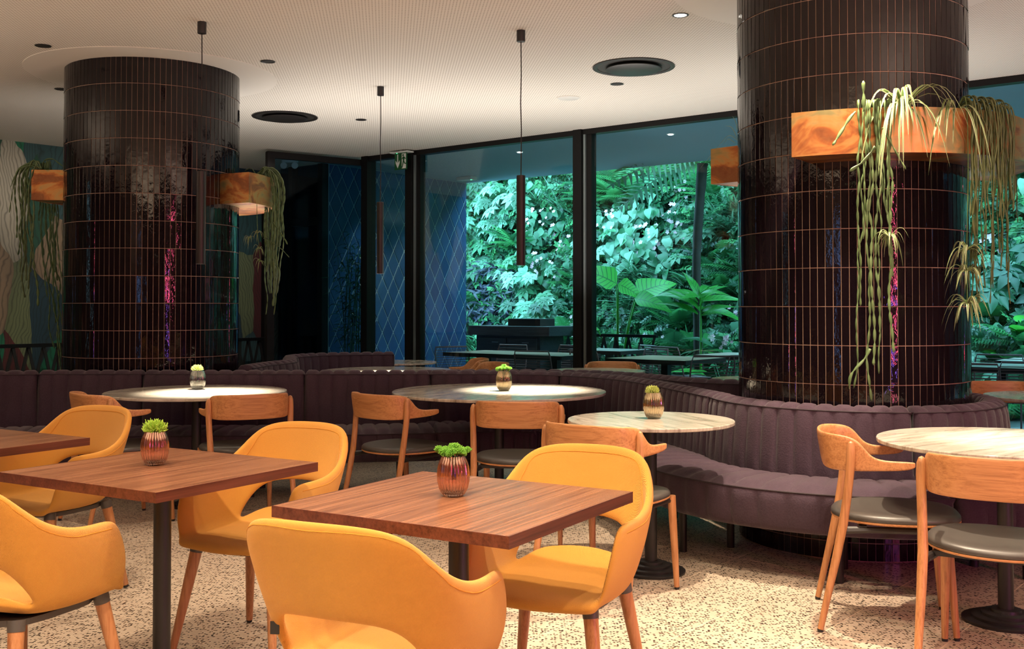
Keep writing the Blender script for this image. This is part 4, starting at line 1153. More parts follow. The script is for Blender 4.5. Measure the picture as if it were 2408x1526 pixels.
def frame_m(pos, d, nrm, s):
    d = Vector(d).normalized(); nrm = Vector(nrm); nrm = (nrm - d * nrm.dot(d)).normalized(); x = d.cross(nrm)
    return Matrix(((x.x * s, d.x * s, nrm.x * s, pos[0]), (x.y * s, d.y * s, nrm.y * s, pos[1]), (x.z * s, d.z * s, nrm.z * s, pos[2]), (0, 0, 0, 1)))
def mass(name, kind, mat, mats, parent):
    v, f = LEAF[kind]; M_ = np.array([np.array(m) for m in mats]); N_ = len(M_)
    V = np.einsum('nij,vj->nvi', M_[:, :3, :3], v) + M_[:, None, :3, 3]
    nv = len(v); V = V.reshape(-1, 3).astype(np.float32)
    fa = np.array(f, dtype=np.int32); FA = (fa[None] + (np.arange(N_) * nv)[:, None, None]).reshape(-1, 4)
    me = bpy.data.meshes.new(name); me.vertices.add(len(V)); me.vertices.foreach_set('co', V.ravel())
    me.loops.add(FA.size); me.loops.foreach_set('vertex_index', FA.ravel())
    me.polygons.add(len(FA)); me.polygons.foreach_set('loop_start', np.arange(0, FA.size, 4, dtype=np.int32))
    me.polygons.foreach_set('use_smooth', np.ones(len(FA), dtype=bool)); me.update(calc_edges=True)
    set_attr(me, 'tint', np.repeat(rng.random(N_), nv)); me.materials.append(MAT[mat])
    o = bpy.data.objects.new(name, me); o['kind'] = 'stuff'; return link(o, parent)
def strap_leaf(name, pts, width, mat, parent, side=None, prof=None):
    pts = [Vector(p) for p in pts]; n = len(pts); b = MB(); ac = []
    for i, p in enumerate(pts):
        t_ = (pts[min(i + 1, n - 1)] - pts[max(i - 1, 0)]).normalized()
        sd = Vector(side) if side is not None else t_.cross(Vector((0, 0, 1)))
        if sd.length < 1e-4: sd = Vector((1, 0, 0))
        sd.normalize(); u = i / (n - 1); w_ = width * .5 * (prof(u) if prof else min(1, .55 + u * 2) * (1 - u ** 3.5) + .02); nr = sd.cross(t_)
        for q in (-1, -.5, 0, .5, 1): b.v.append(p + sd * (q * w_) + nr * (-abs(q) * w_ * .25)); ac.append(q)
    for i in range(n - 1):
        for k in range(4): b.f.append((i * 5 + k, i * 5 + k + 1, i * 5 + k + 6, i * 5 + k + 5))
    o = b.build(name, MAT[mat], parent, True, None); set_attr(o.data, 'across', ac); set_attr(o.data, 'tint', [random.random()] * len(b.v))
    return o
def chain_stem(name, pts, r, mat, parent, seg_len=.055, flat=.55):
    pts = resample([Vector(p) for p in pts], .011); L = 0; rs = []; ph = random.random()
    for i in range(len(pts)):
        if i: L += (pts[i] - pts[i - 1]).length
        rs.append(r * (.24 + .80 * abs(math.sin(PI * (L / seg_len + ph))) ** .7))
    rs[-1] = r * .3
    b = MB(); b.tube(pts, rs, 6, True, flat, Vector((math.cos(ph * 6), math.sin(ph * 6), .05)))
    o = b.build(name, MAT[mat], parent, True, None); set_attr(o.data, 'tint', [random.random()] * len(b.v)); return o
def theta_for(key, r, px, back=False):
    C = COLS[key][0]; cd = math.atan2(-C.y, -C.x); best = None
    for k in range(-180, 181):
        a = cd + math.radians(k * (.62 if not back else 1)); p = to_px((C.x + r * math.cos(a), C.y + r * math.sin(a), 1.5))
        if back and math.cos(a - cd) > .1: continue
        e = abs(p[0] - px) + abs(k) * .002
        if best is None or e < best[0]: best = (e, a)
    return best[1]
def rim_pt(key, r, a, z): C = COLS[key][0]; return Vector((C.x + r * math.cos(a), C.y + r * math.sin(a), z))
def hang(key, ro, ztop, px, zend, rise=.04, out=.03, drift=0.0, wob=.012, amin=None, amax=None):
    a = theta_for(key, ro + out, px)
    if amin is not None: a = max(amin, a)
    if amax is not None: a = min(amax, a)
    pts = [rim_pt(key, ro - .07, a, ztop - .03), rim_pt(key, ro - .03, a, ztop + rise * .8), rim_pt(key, ro + out * .6, a, ztop + rise * .7), rim_pt(key, ro + out, a, ztop - .05)]
    z = ztop - .05; k = 0; n = max(2, int((z - zend) / .10))
    for i in range(1, n + 1):
        zz_ = z + (zend - z) * i / n
        pts.append(rim_pt(key, ro + out + random.uniform(-wob, wob) * .6, a + drift * i / n + random.uniform(-wob, wob), zz_))
    return catmull(pts, 5)
def zpx(py, y): return CAM_H + (721 - py) / F * y

# chain cactus hanging from the front planter of the right column
t = thing('chain_cactus', 'long chain cactus hanging from the front copper planter down the right column', 'plant', rim_pt('right', .88, theta_for('right', .9, 2060), 2.23))
base = Vector(t.location)
def rel(pts, o): return [Vector(p) - o for p in pts]
for px, ye, dr in ((2024, 720, 0), (2030, 560, .0), (2042, 945, 0), (2050, 860, .01), (2066, 785, 0), (2074, 880, -.02), (2094, 830, .0), (2086, 650, .02), (2060, 500, .05), (2036, 915, -.06), (2070, 620, .06)):
    chain_stem('stem', rel(hang('right', .92, 2.25, px, zpx(ye, 5.02), .045, .03, dr), base), .0078, 'cactus', t, .07)
for pts in ([(2012, 262), (1998, 278), (1978, 310), (1958, 342)], [(2032, 262), (2031, 225), (2030, 190)], [(2058, 345), (2030, 380), (1998, 402)], [(2075, 300), (2100, 345), (2130, 398)], [(2046, 820), (2032, 845), (2002, 880), (1997, 915)]):
    chain_stem('stem', rel(catmull([at_y(x, y, 5.04) for x, y in pts], 6), base), .010, 'cactus', t, .08)
# spider plant spilling over the same planter
def spider_plant(label, c, n, Lr, seed, facing, parent=None, w_=.016, name='spider_plant', spread=1.25):
    r = random.Random(seed)
    t = parent or thing(name, label, 'plant', c)
    o_ = Vector((0, 0, 0)) if parent is None else Vector(c) - Vector(parent.location)
    for k in range(n):
        a = facing + r.uniform(-spread, spread); L = r.uniform(*Lr); up = r.uniform(.40, 1.15)
        d = Vector((math.cos(a), math.sin(a), 0)); pts = []
        for i in range(9):
            s_ = i / 8
            pts.append(o_ + d * (L * (s_ * .75 - .1 * s_ * s_)) + Vector((0, 0, L * (up * .95 * s_ - (1.05 + .35 * (1 - up)) * s_ * s_ * (.6 + .5 * s_)))))
        strap_leaf('leaf', pts, w_ * r.uniform(.8, 1.15), 'variegated', t)
    return t
sa = theta_for('right', .9, 2130)
sp = rim_pt('right', .86, sa, 2.245)
spl = spider_plant('variegated spider plant spilling over the front copper planter', sp, 30, (.22, .50), 4, sa, w_=.019)
def runner(t, pts, plantlets, org, rad=.0022, n=11, Lr=(.07, .14), w_=.010, seed=1):
    b = MB(); b.tube(catmull([Vector(p) - org for p in pts], 6), rad, 5); o = b.build('runner', MAT['variegated'], t, True)
    for k, p in enumerate(plantlets): spider_plant('', p, n, Lr, seed + k, -PI / 2, t, w_, spread=PI)
a1 = theta_for('right', .95, 2092)
p1 = rim_pt('right', .97, a1, zpx(555, 4.98))
runner(spl, [sp, rim_pt('right', .95, a1, 2.28), rim_pt('right', .97, a1, 2.0), p1], [p1], Vector(spl.location), n=22, Lr=(.07, .15), seed=31)
a2 = theta_for('right', .95, 2272)
p2 = [rim_pt('right', .95, a2, zpx(y, 5.12)) for y in (590, 640, 715)]
t2 = thing('spider_plant', 'variegated spider plantlets dangling at the right edge of the right column', 'plant', rim_pt('right', .88, a2, 2.24))
runner(t2, [t2.location, rim_pt('right', .95, a2, 2.30), rim_pt('right', .965, a2, 2.0), p2[0], p2[1], p2[2]], p2, Vector(t2.location), n=26, Lr=(.08, .19), w_=.012, seed=41)
spider_plant('', t2.location, 9, (.2, .4), 77, a2, t2, .014)
# dense fringe of thin stems at the far right of that planter
t = thing('mistletoe_cactus', 'dense curtain of thin olive stems hanging at the far right end of the planter', 'plant', rim_pt('right', .88, theta_for('right', .9, 2340), 2.24)); base = Vector(t.location)
for k in range(44):
    px = 2288 + 108 * ((k * .618) % 1); ye = random.choice((420, 480, 520, 600, 640, 680, 715))
    if px > 2380: ye = min(ye, 500)
    pts = hang('right', .92, 2.25, px, zpx(ye, 5.35), random.uniform(.02, .08), random.uniform(.02, .06), random.uniform(-.03, .03))
    chain_stem('stem', rel(pts, base), random.uniform(.0035, .0055), 'olive_stem', t, .11, .8)
# arching leaf left of the right column
c = at_y(1722, 330, 6.72)
t = thing('spider_plant', 'sparse arching plant in the planter just left of the right column', 'plant', c)
for pts in ([(1735, 330), (1715, 318), (1690, 342), (1642, 402)], [(1738, 335), (1722, 300), (1704, 296)], [(1738, 318), (1730, 285), (1722, 272)], [(1730, 336), (1712, 326), (1700, 340)]):
    strap_leaf('leaf', rel(catmull([at_y(x, y, 6.72) for x, y in pts], 5), Vector(c)), .016, 'variegated', t)
# left column, left side
C = COLS['left'][0]; a = math.radians(176)
t = thing('chain_cactus', 'green chain cactus hanging over the orange planter left of the left column', 'plant', rim_pt('left', .88, a, 2.36)); base = Vector(t.location)
for px, y0, ye, Yd in ((46, 400, 640, 8.4), (38, 405, 560, 8.5), (52, 410, 700, 8.45), (62, 400, 720, 8.5), (70, 420, 640, 8.55), (56, 430, 590, 8.4), (48, 420, 540, 8.6), (66, 440, 680, 8.3), (96, 480, 820, 8.7), (104, 480, 760, 8.75), (112, 490, 860, 8.7), (120, 485, 800, 8.8), (128, 490, 720, 8.7), (108, 480, 700, 8.8), (116, 500, 880, 8.7), (134, 500, 660, 8.8), (100, 470, 600, 8.75), (124, 480, 640, 8.7), (44, 410, 600, 8.5), (74, 430, 560, 8.4), (58, 405, 660, 8.5), (92, 480, 520, 8.6)):
    top = at_y(100 + (px - 80) * .3, 398, Yd); pts = [top, at_y((100 + px) / 2, 384 + random.uniform(-8, 8), Yd), at_y(px + 3, y0, Yd)]
    n = max(2, int((ye - y0) / 45))
    for i in range(1, n + 1): pts.append(at_y(px + random.uniform(-6, 6) + i * (4 if ye > 700 else 1), y0 + (ye - y0) * i / n, Yd))
    chain_stem('stem', rel(catmull(pts, 5), base), .0105, 'cactus', t, .075)
for pts in ([(100, 400), (104, 378), (124, 374), (140, 385), (155, 396)], [(95, 400), (75, 384), (45, 396), (25, 440)], [(90, 400), (60, 392), (38, 410), (22, 500)]):
    chain_stem('stem', rel(catmull([at_y(x, y, 8.45) for x, y in pts], 6), base), .009, 'cactus', t, .09)
# left column, right side
t = thing('chain_cactus', 'bushy green chain cactus hanging right of the left column', 'plant', rim_pt('left', .88, math.radians(5), 2.3)); base = Vector(t.location)
for k in range(34):
    px = 622 + 46 * ((k * .618) % 1); ye = random.choice((500, 560, 600, 640, 690, 720, 740)) - (60 if px > 655 else 0); Yd = 8.35 + .35 * random.random()
    pts = [at_y(604 + 14 * random.random(), 410, Yd), at_y((612 + px) / 2, 398 + random.uniform(-6, 6), Yd), at_y(px - 4, 420, Yd)]
    n = max(2, int((ye - 420) / 40))
    for i in range(1, n + 1): pts.append(at_y(px + random.uniform(-5, 5) - (px - 640) * .25 * i / n, 420 + (ye - 420) * i / n, Yd))
    chain_stem('stem', rel(catmull(pts, 5), base), .0085, 'cactus', t, .075)
for pts in ([(620, 560), (655, 580), (680, 605)], [(640, 520), (668, 560), (676, 575)], [(600, 408), (590, 396), (575, 402)]):
    chain_stem('stem', rel(catmull([at_y(x, y, 8.4) for x, y in pts], 6), base), .007, 'cactus', t, .08)
t = thing('spider_plant', 'small pale spider plantlets dangling under the greenish planter', 'plant', rim_pt('left', .9, math.radians(-12), 2.3)); org = Vector(t.location)
pp = [at_y(x, y, 8.25) for x, y in ((606, 548), (610, 585), (612, 615), (588, 560))]
runner(t, [org, at_y(604, 470, 8.2), pp[0], pp[1], pp[2]], pp, org, n=9, Lr=(.05, .11), w_=.009, seed=61)

# ================================================================== TERRACE FURNITURE
def terrace_table(x, y, sx, sy, label):
    t = thing('terrace_table', label, 'table', (x, y, 0), BROT)
    b = MB(); b.box((0, 0, .732), (sx - .012, sy - .012, .016)); b.build('tabletop', MAT['slate_top'], t)
    b = MB()
    for a_, b_, c_, d_ in ((0, -sy / 2, sx, .012), (0, sy / 2, sx, .012), (-sx / 2, 0, .012, sy - .012), (sx / 2, 0, .012, sy - .012)): b.box((a_, b_, .718), (c_, d_, .045))
    b.build('edge_frame', MAT['black'], t)
    for s in ((-1, 1) if sx > 1.2 else (0,)):
        b = MB(); b.box((s * sx * .3, 0, .37), (.08, .08, .70)); b.build('pole', MAT['black'], t)
        b = MB(); b.box((s * sx * .3, 0, .012), (.45, .45, .02)); b.build('base_plate', MAT['black'], t)
    return t
terrace_table(.10, 12.62, 1.75, .80, 'long dark-edged terrace table before the black bar counter')
terrace_table(1.66, 11.42, .95, .90, 'square terrace table beyond the window, left of the right column')
terrace_table(1.25, 13.60, .80, .75, 'distant terrace table behind the window mullion')
terrace_table(2.72, 12.20, .95, .85, 'distant terrace table nearest the right column, by the planting')
terrace_table(4.60, 9.95, 1.2, .85, 'pale blue terrace table right of the right column')
terrace_table(5.55, 10.9, .9, .8, 'small piece of terrace table at the right edge')
def make_wire_chair(label):
    t = thing('wire_chair', label, 'chair')
    b = MB()
    b.tube([(-.235, -.20, .004), (-.235, -.19, .44), (-.225, -.255, .74), (-.21, -.27, .80), (.21, -.27, .80), (.225, -.255, .74), (.235, -.19, .44), (.235, -.20, .004)], .009, 8)
    b.tube([(-.235, .23, .004), (-.235, .22, .43), (-.235, -.19, .44)], .009, 8); b.tube([(.235, .23, .004), (.235, .22, .43), (.235, -.19, .44)], .009, 8)
    b.tube([(-.235, .22, .43), (.235, .22, .43)], .008, 6)
    b.build('frame', MAT['wire'], t, True)
    b = MB()
    for k in range(11):
        z = .47 + k * .029; y = -.195 - (z - .44) * .21; b.tube([(-.23, y, z), (0, y - .018, z), (.23, y, z)], .0042, 5)
    b.build('back_wires', MAT['wire'], t, True, kind='stuff')
    b = MB()
    for k in range(12):
        y = -.17 + k * .034; b.tube([(-.232, y, .437), (0, y, .428), (.232, y, .437)], .0042, 5)
    b.build('seat_wires', MAT['wire'], t, True, kind='stuff')
    return t
WC = None
for px, yd, face, lab in ((1085, 12.75, -60, 'wire terrace chair before the diamond wall corner'),
                          (1178, 13.35, -125, 'wire terrace chair behind the long table, before the left of the bar counter'),
                          (1277, 11.95, 60, 'wire terrace chair at the near side of the long terrace table'),
                          (1318, 13.15, -130, 'wire terrace chair at the right end of the bar counter'),
                          (1410, 12.2, 40, 'wire terrace chair showing just right of the window mullion'),
                          (1500, 12.25, 210, 'wire terrace chair left of the square terrace table'),
                          (1478, 13.3, 200, 'distant wire terrace chair by the ferns'),
                          (1655, 10.75, 100, 'wire terrace chair at the near corner of the square terrace table'),
                          (1712, 10.9, 120, 'wire terrace chair next to the left edge of the right column'),
                          (1608, 13.0, 30, 'distant wire terrace chair behind the square terrace table'),
                          (2342, 10.6, 240, 'wire terrace chair behind the pale blue table at right'),
                          (2290, 9.35, 60, 'wire terrace chair against the right edge of the right column'),
                          (2392, 9.6, 80, 'wire terrace chair at the right edge of the view')):
    loc = (((px - 1204) / F) * yd, yd, 0); rz = math.radians(face) - PI / 2
    if WC is None:
        WC = make_wire_chair(lab); WC.location = loc; WC.rotation_euler = (0, 0, rz); WC['group'] = 'wire chairs on the terrace'
    else: dup(WC, loc, rz, lab, 'wire chairs on the terrace')
# black bar counter
cc = bl(a_at(1236, 11.78), 11.70)
t = thing('bar_counter', 'black timber bar counter on the terrace before the planted bank', 'counter', (cc.x, cc.y, 0), BROT)
b = MB(); b.box((0, 0, .96), (1.42, .66, .13)); bevel(b.build('counter_top', MAT['bar_wood'], t), .006)
b = MB(); b.box((-.06, .02, .45), (1.12, .54, .89)); b.build('body', MAT['bar_wood'], t)
for x in (-.33, .20):
    b = MB(); b.box((x, -.256, .66), (.50, .016, .40)); d_ = bevel(b.build('drawer', MAT['bar_wood'], t), .004)
    b = MB(); b.box((x + .06, -.267, .80), (.11, .008, .008)); b.build('handle', MAT['frame_light'], d_)
    b = MB(); b.box((x, -.256, .22), (.50, .016, .40)); bevel(b.build('cabinet_door', MAT['bar_wood'], t), .004)
tp = Vector((cc.x, cc.y)) + E1 * .16
t = thing('black_tray_box', 'low black box with a slot handle on the bar counter', 'box', (tp.x, tp.y, 1.026), BROT)
b = MB(); b.box((0, 0, .05), (.56, .34, .10)); bevel(b.build('body', MAT['rubber'], t), .004)
b = MB(); b.box((.14, -.171, .06), (.10, .004, .022)); b.build('slot_handle', MAT['black'], t)
tp = Vector((cc.x, cc.y)) + E1 * .86 + E2 * .1
t = thing('black_bin', 'small black bin with slot handle at the right end of the bar counter', 'bin', (tp.x, tp.y, 0), BROT)
b = MB(); b.box((0, 0, .38), (.30, .30, .76)); bevel(b.build('body', MAT['bar_wood'], t), .006)
b = MB(); b.box((0, -.152, .68), (.12, .006, .03)); b.build('slot_handle', MAT['black'], t)

# ================================================================== PLANTED BANK
SL, B0 = .35, 13.75
def bank_at(px, py, out=0.0):
    r = ray(px, py); q = E2.x * r.x + E2.y * r.y - SL * r.z
    t_ = (B0 - out + SL * CAM_H) / q; return Vector((0, 0, CAM_H)) + r * t_
def bank(a, z, out=0.0): p = bl(a, B0 + SL * z - out); return Vector((p.x, p.y, z))
NOUT = Vector((-E2.x, -E2.y, SL)).normalized()
rows = []
for i in range(19):
    z = -.2 + i * .42
    rows.append([tuple(bank(-14.5 + j * .4, z, random.uniform(-.12, .12) - .12)) for j in range(56)])
lw = thing('planted_bank', 'steep bank thickly planted with glossy leaves, ferns and pink flowers', 'plants', bank(-5, 0))
org = Vector(lw.location)
b = MB(); b.grid([[tuple(Vector(p) - org) for p in r] for r in rows]); b.build('earth_bank', MAT['bank'], lw, True, None)
gp = [bl(-15, 13.3), bl(7, 13.3), bl(7, 16.5), bl(-15, 16.5)]
slab('ground', gp, -.3, -.05, MAT['bank'])
LEAVES = {}
def add_leaf(kind, mat, pos, d, nrm, s): LEAVES.setdefault((kind, mat), []).append((Vector(pos), Vector(d), Vector(nrm), s))
R_ = random.Random(12)
def rv(s=1): return Vector((R_.uniform(-s, s), R_.uniform(-s, s), R_.uniform(-s, s)))
def clump(kind, c):
    side = Vector((E1.x, E1.y, 0)); upv = Vector((0, 0, 1))
    if kind == 'heart' or kind == 'heart_pale':
        for _ in range(13):
            p = c + side * R_.uniform(-.24, .24) + upv * R_.uniform(-.24, .24) + NOUT * R_.uniform(0, .18)
            add_leaf('heart', R_.choice(('leaf_mid', 'leaf_mid', 'leaf_dark') if kind == 'heart' else ('leaf_pale', 'leaf_mid', 'leaf_pale')), p, -upv * .7 + side * R_.uniform(-.8, .8) + NOUT * .3, NOUT + rv(.5) + upv * .35, R_.uniform(.12, .21))
    elif kind == 'palmate':
        for _ in range(6):
            p = c + side * R_.uniform(-.24, .24) + upv * R_.uniform(-.25, .25) + NOUT * R_.uniform(.05, .3)
            add_leaf('palmate', R_.choice(('leaf_mid', 'leaf_pale', 'leaf_dark', 'leaf_pale')), p, -upv * .6 + side * R_.uniform(-.9, .9) + NOUT * .45, NOUT * .8 + upv * .6 + rv(.4), R_.uniform(.26, .42))
    elif kind == 'strap':
        for _ in range(34):
            a = R_.uniform(-1.5, 1.5); p = c + rv(.06)
            add_leaf('strap', R_.choice(('leaf_mid', 'leaf_pale', 'leaf_mid')), p, side * math.sin(a) + upv * (math.cos(a) * .8 + .1) + NOUT * R_.uniform(.3, .9), upv * .8 + NOUT * .2 + rv(.15), R_.uniform(.34, .62))
    elif kind == 'fern':
        for _ in range(8):
            a = R_.uniform(-1.6, 1.6); p = c + rv(.05)
            add_leaf('fern', R_.choice(('leaf_fern', 'leaf_fern', 'leaf_mid')), p, side * math.sin(a) + upv * (math.cos(a) * .55) + NOUT * R_.uniform(.4, .8), upv + NOUT * .3 + rv(.2), R_.uniform(.38, .62))
    elif kind == 'purple':
        for _ in range(46):
            p = c + side * R_.uniform(-.26, .26) + upv * R_.uniform(-.28, .28) + NOUT * R_.uniform(0, .22)
            add_leaf('lance', 'leaf_purple', p, side * R_.uniform(-1, 1) + upv * R_.uniform(-.7, .3) + NOUT * .5, NOUT + upv * .5 + rv(.4), R_.uniform(.13, .24))
    else:
        for _ in range(20):
            p = c + side * R_.uniform(-.26, .26) + upv * R_.uniform(-.26, .26) + NOUT * R_.uniform(-.02, .2)
            add_leaf('sprig', R_.choice(('leaf_mid', 'leaf_dark', 'leaf_dark', 'leaf_fern')), p, side * R_.uniform(-1, 1) + upv * R_.uniform(-1, .4) + NOUT * .3, NOUT + rv(.5) + upv * .4, R_.uniform(.16, .27))
    if kind in ('heart', 'heart_pale') and R_.random() < .55:
        for _ in range(9):
            p = c + side * R_.uniform(-.2, .2) + upv * R_.uniform(-.2, .2) + NOUT * R_.uniform(.2, .3)
            add_leaf('flower', 'petal_pink', p, side + rv(.5), NOUT + rv(.3), R_.uniform(.055, .085))
REG = [(1090, 1240, 420, 560, 'palmate'), (1100, 1180, 560, 640, 'palmate'), (1090, 1240, 640, 790, 'purple'), (1240, 1350, 520, 640, 'heart'), (1230, 1350, 640, 790, 'palmate'),
       (1255, 1350, 430, 520, 'strap'), (1380, 1560, 390, 470, 'fern'), (1400, 1560, 480, 640, 'heart_pale'), (1380, 1450, 560, 620, 'palmate'), (1480, 1590, 600, 700, 'heart'),
       (1660, 1750, 480, 620, 'strap'), (1560, 1700, 400, 500, 'fern'), (2280, 2420, 400, 520, 'strap'), (2280, 2420, 600, 720, 'palmate'), (1380, 1560, 640, 760, 'strap'), (1600, 1760, 620, 760, 'fern')]
kinds = ['heart', 'palmate', 'strap', 'fern', 'sprig', 'sprig', 'heart_pale', 'sprig']
for i in range(58):
    for j in range(15):
        a = -13.2 + i * .285 + R_.uniform(-.12, .12); z = -.05 + j * .34 + R_.uniform(-.13, .13)
        c_ = bank(a, z, .03 + .16 * math.sin(a * 3.1 + z * 1.7)); px, py, d = to_px(c_)
        k = kinds[int((math.sin(a * 1.9 + z * .8) + math.sin(a * .7 - z * 1.6 + 2) + 2) * 2) % 8] if R_.random() < .75 else R_.choice(kinds)
        for x0, x1, y0_, y1_, kk in REG:
            if x0 <= px <= x1 and y0_ <= py <= y1_ and R_.random() < .85: k = kk
        clump(k, c_)
        if R_.random() < .9 and px < 2500: clump('sprig', bank(a + .1, z + .1, -.08))
for px in range(1385, 1760, 17):
    for z in (.12, .38, .62):
        q = bank_at(px + R_.uniform(-6, 6), 760, .55); clump(R_.choice(('sprig', 'fern', 'heart', 'purple' if px < 1480 and z < .2 else 'sprig', 'strap', 'heart')), Vector((q.x, q.y - R_.uniform(0, .3), z)))
for px in range(2285, 2480, 20):
    for z in (.15, .5, .85):
        q = bank_at(px, 760, .6); clump(R_.choice(('fern', 'heart', 'sprig', 'palmate')), Vector((q.x, q.y - R_.uniform(0, .3), z)))
big = []
for key, ls in LEAVES.items():
    for n_, q in enumerate(ls):
        if key[0] in ('heart', 'palmate'):
            px, py, d = to_px(q[0])
            if 1100 < px < 2400 and 400 < py < 790 and not 1735 < px < 2285: big.append((-(q[3] / d) * (1 if key[0] == 'palmate' else .8), key, n_))
big.sort(key=lambda q: q[0]); taken = {(k, n_) for _, k, n_ in big[:300]}
for key, ls in LEAVES.items():
    mats = []
    for n_, (p, d, nr, s_) in enumerate(ls):
        m4 = frame_m(p - org, d, nr, s_)
        if (key, n_) in taken: put_m('leaf', leaf_mesh(*key), lw, m4)
        else: mats.append(m4)
    if mats: mass('flowers' if key[0] == 'flower' else 'foliage', key[0], key[1], mats, lw)

# single plants that stand out before the bank
def leaf_plant(name, label, base, leaves, mat, kind='heart', stem_mat='leaf_bright', stem_r=.012):
    t = thing(name, label, 'plant', base); o_ = Vector(base)
    for tip0, d, nrm, s_ in leaves:
        p = Vector(tip0) - o_
        put_m('leaf', leaf_mesh(kind, mat), t, frame_m(p, d, nrm, s_))
        mid = p * .55 + Vector((0, 0, p.z * .12)); b = MB(); b.tube(catmull([(0, 0, 0), mid, p], 6), [stem_r * (1.2 - .05 * i) for i in range(13)], 6); b.build('stem', MAT[stem_mat], t, True)
    return t
def V3(x, y, z): return Vector((x, y, z))
gy = 15.0
base = at_y(1452, 812, gy); base.z = 0.0
leaf_plant('elephant_ear', 'tall elephant ear plant with three huge bright green leaves by the mullion', base,
           [(at_y(1450, 668, gy - .2), V3(-.80, -.1, .50), V3(.25, -.7, .6), .60), (at_y(1454, 668, gy - .2), V3(.75, -.1, -.30), V3(.25, -.8, .6), .40),
            (at_y(1500, 690, gy), V3(.85, .1, .42), V3(-.3, -.75, .7), .60), (at_y(1492, 702, gy - .3), V3(.95, -.2, -.12), V3(0, -.55, .8), .53), (at_y(1404, 770, gy - .4), V3(-.6, -.4, .1), V3(0, -.5, .9), .37)], 'leaf_veined', 'ear')
base = at_y(1648, 815, 14.15); base.z = 0.0
gl = []
for k in range(17):
    dx = math.cos(k * 2.39996 + .6) * R_.uniform(.6, 1.05); dz = R_.uniform(-.15, 1.0); dy = math.sin(k * 2.39996 + .6) * .6 - .15
    gl.append((at_y(1646 + dx * 5, 742 - k * 3.4, 14.15), V3(dx, dy, dz), V3(-dx * .4, -.7, .8), R_.uniform(.40, .66)))
t = thing('ginger_plant', 'bright green ginger plant with long paddle leaves left of the right column', 'plant', base)
LEAF['paddle'] = blade(1, .22, 9, .25, .50, lance)[:2]
for p, d, nrm, s_ in gl: put_m('leaf', leaf_mesh('paddle', 'leaf_veined'), t, frame_m(Vector(p) - base, d, nrm, s_))
b = MB(); b.tube([(0, 0, 0), (0, 0, (at_y(1648, 700, 14.15)).z)], [.02, .012], 8); b.build('stem', MAT['leaf_bright'], t, True)
# second ginger clump lower right
base = at_y(1708, 830, 13.9); base.z = 0.0
t = thing('ginger_plant', 'low broad-leaved plant crowding the left edge of the right column', 'plant', base)
for k in range(16):
    a = k * 2.4; p = V3(.28 * math.cos(a), .15 * math.sin(a), .35 + .42 * R_.random())
    put_m('leaf', leaf_mesh('paddle', R_.choice(('leaf_veined', 'leaf_mid'))), t, frame_m(p, V3(math.cos(a), math.sin(a) - .3, .35 + R_.uniform(-.3, .5)), V3(0, -.5, 1), R_.uniform(.35, .55)))
b = MB()
for k in range(6): b.tube([(.05 * math.cos(k), .05 * math.sin(k), 0), (.2 * math.cos(k * 2.4), .12 * math.sin(k * 2.4), .6)], .009, 5)
b.build('stem', MAT['leaf_mid'], t, True)
# tree fern
tf = thing('tree_fern', 'tree fern with a dark slim trunk before the planted bank', 'tree', (at_y(1641, 600, 14.45).x, 14.45, 0))
o_ = Vector(tf.location)
tr = [at_y(1645, 870, 14.45), at_y(1638, 660, 14.45), at_y(1640, 560, 14.45), at_y(1648, 440, 14.45), at_y(1652, 385, 14.45)]; tr[0].z = 0
b = MB(); b.tube(catmull([p - o_ for p in tr], 6), [.075, .07, .066, .062, .058, .056] + [.058] * 6 + [.064] * 6 + [.072] * 6 + [.085], 12); b.build('trunk', MAT['trunk'], tf, True)
top = tr[-1] - o_
for k in range(14):
    a = k * 2.39996; l = R_.uniform(1.1, 1.6)
    put_m('frond', leaf_mesh('fern', 'leaf_fern'), tf, frame_m(top + V3(0, 0, .02 * k / 14), V3(math.cos(a), math.sin(a), R_.uniform(.1, .45)), V3(0, 0, 1), l))
put_m('frond', leaf_mesh('fern', 'leaf_pale'), tf, frame_m(top + V3(-.1, -.1, .0), V3(-.95, -.35, -.25), V3(-.2, -.55, .9), 1.25))
put_m('frond', leaf_mesh('fern', 'leaf_pale'), tf, frame_m(top + V3(-.1, -.1, .1), V3(-.95, -.5, -.05), V3(-.2, -.55, .9), 1.35))
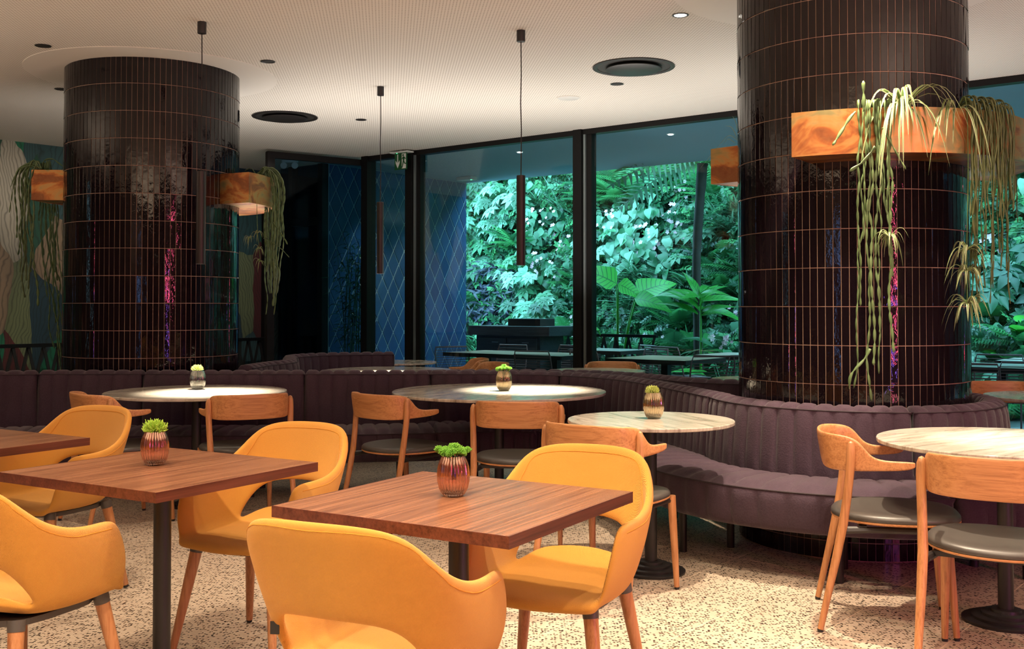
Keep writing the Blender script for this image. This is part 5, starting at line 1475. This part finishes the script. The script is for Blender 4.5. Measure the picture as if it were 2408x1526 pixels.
# ground ferns and bushes at the foot of the bank
foot = [(1400, 15.2, 'fern', 'small feathery fern at the foot of the window mullion', .45), (1448, 15.0, 'fern', 'upright fern below the elephant ear leaves', .5), (1530, 14.75, 'lance', 'dark pointed-leaf shrub below the elephant ear leaves', .30),
        (1585, 14.6, 'lance', 'glossy low shrub between elephant ear and ginger plant', .34), (1672, 14.1, 'fern', 'bright fern below the ginger plant', .5), (2310, 12.1, 'fern', 'bright feathery fern right of the right column', .62), (2370, 12.1, 'fern', 'bright fern near the right edge of the view', .66),
        (2400, 12.4, 'heart', 'large bright heart-leaved plant at the right edge', .36), (2345, 12.6, 'heart', 'mid green leafy shrub right of the hanging spider plantlets', .22), (1165, 16.4, 'strap', 'grassy tuft at the corner of the blue diamond wall', .8)]
for px, yd, kind, lab, s_ in foot:
    base = V3((px - 1204) / F * yd, yd, 0)
    t = thing('fern_plant' if kind == 'fern' else 'grass_tuft' if kind == 'strap' else 'leafy_shrub', lab, 'plant', base)
    hgt = .25 if kind in ('fern', 'strap') else .62
    if px > 2390: hgt = 1.15
    mat = {'fern': 'leaf_fern', 'lance': 'leaf_mid', 'heart': 'leaf_bright', 'strap': 'leaf_pale'}[kind]
    N_ = {'fern': 14, 'lance': 42, 'heart': 16, 'strap': 30}[kind]
    for k in range(N_):
        a = k * 2.39996; rr = .22 * math.sqrt(k / N_)
        p = V3(rr * math.cos(a), rr * math.sin(a), hgt * (.35 + .65 * R_.random()) if kind in ('lance', 'heart') else hgt * .4)
        put_m('frond' if kind == 'fern' else 'leaf', leaf_mesh(kind, mat), t, frame_m(p, V3(math.cos(a), math.sin(a), R_.uniform(.3, 1.1)), V3(-.3 * math.cos(a), -.3 * math.sin(a) - .4, 1), s_ * R_.uniform(.75, 1.15)))
    b = MB()
    for k in range(5): b.tube([(.02 * math.cos(k * 1.3), .02 * math.sin(k * 1.3), 0), (.12 * math.cos(k * 1.3), .12 * math.sin(k * 1.3), hgt * .9)], .007, 5)
    b.build('stem', MAT['leaf_mid'], t, True)
# monstera leaves on the bank at the far right
c = bank_at(2385, 610, .45)
t = thing('monstera', 'dark split-leaf monstera on the bank at the right edge', 'plant', c)
for k, (dx, dz) in enumerate(((0, 0), (-.25, -.22), (.2, -.3), (.1, .25))):
    put_m('leaf', leaf_mesh('palmate', 'leaf_dark'), t, frame_m(V3(dx, 0, dz), V3(-.5 + .3 * k, -.4, -.6), V3(0, -.8, .6), .55))
    b = MB(); b.tube([(0, .35, -.2), (dx, 0, dz)], .008, 5); b.build('stem', MAT['leaf_mid'], t, True)
# bamboo built behind the door leaf in place of its reflection
base = V3(-2.02, 13.30, 0)
t = thing('reflected_bamboo', 'fine-leaved bamboo standing in for its reflection in the open glass door', 'plant', base)
b = MB(); b.lathe([(0, 0), (.15, 0), (.19, .36), (.17, .36), (.165, .31), (0, .31)], 28); b.build('pot', MAT['frame'], t, True)
bm = []
for k in range(12):
    a = k * 2.4; x0, y0_ = .09 * math.cos(a), .07 * math.sin(a); hh = R_.uniform(1.5, 1.95); lean = V3(R_.uniform(-.08, .08), R_.uniform(-.08, .08), 0)
    b = MB(); b.tube([V3(x0, y0_, .3), V3(x0, y0_, .3) + lean * .4 + V3(0, 0, hh * .5), V3(x0, y0_, .3) + lean * 1.5 + V3(0, 0, hh)], [.008, .007, .003], 6); b.build('stem', MAT['leaf_pale'], t, True)
    for j in range(44):
        u = R_.uniform(.28, 1.0); p = V3(x0, y0_, .3 + hh * u) + lean * u * 1.4; aa = R_.uniform(0, 6.28)
        bm.append(frame_m(p + V3(math.cos(aa), math.sin(aa), 0) * R_.uniform(.01, .12), V3(math.cos(aa), math.sin(aa), R_.uniform(-.5, .5)), V3(R_.uniform(-.4, .4), -.3, 1), R_.uniform(.07, .13)))
mass('foliage', 'lance', 'leaf_mid', bm, t)
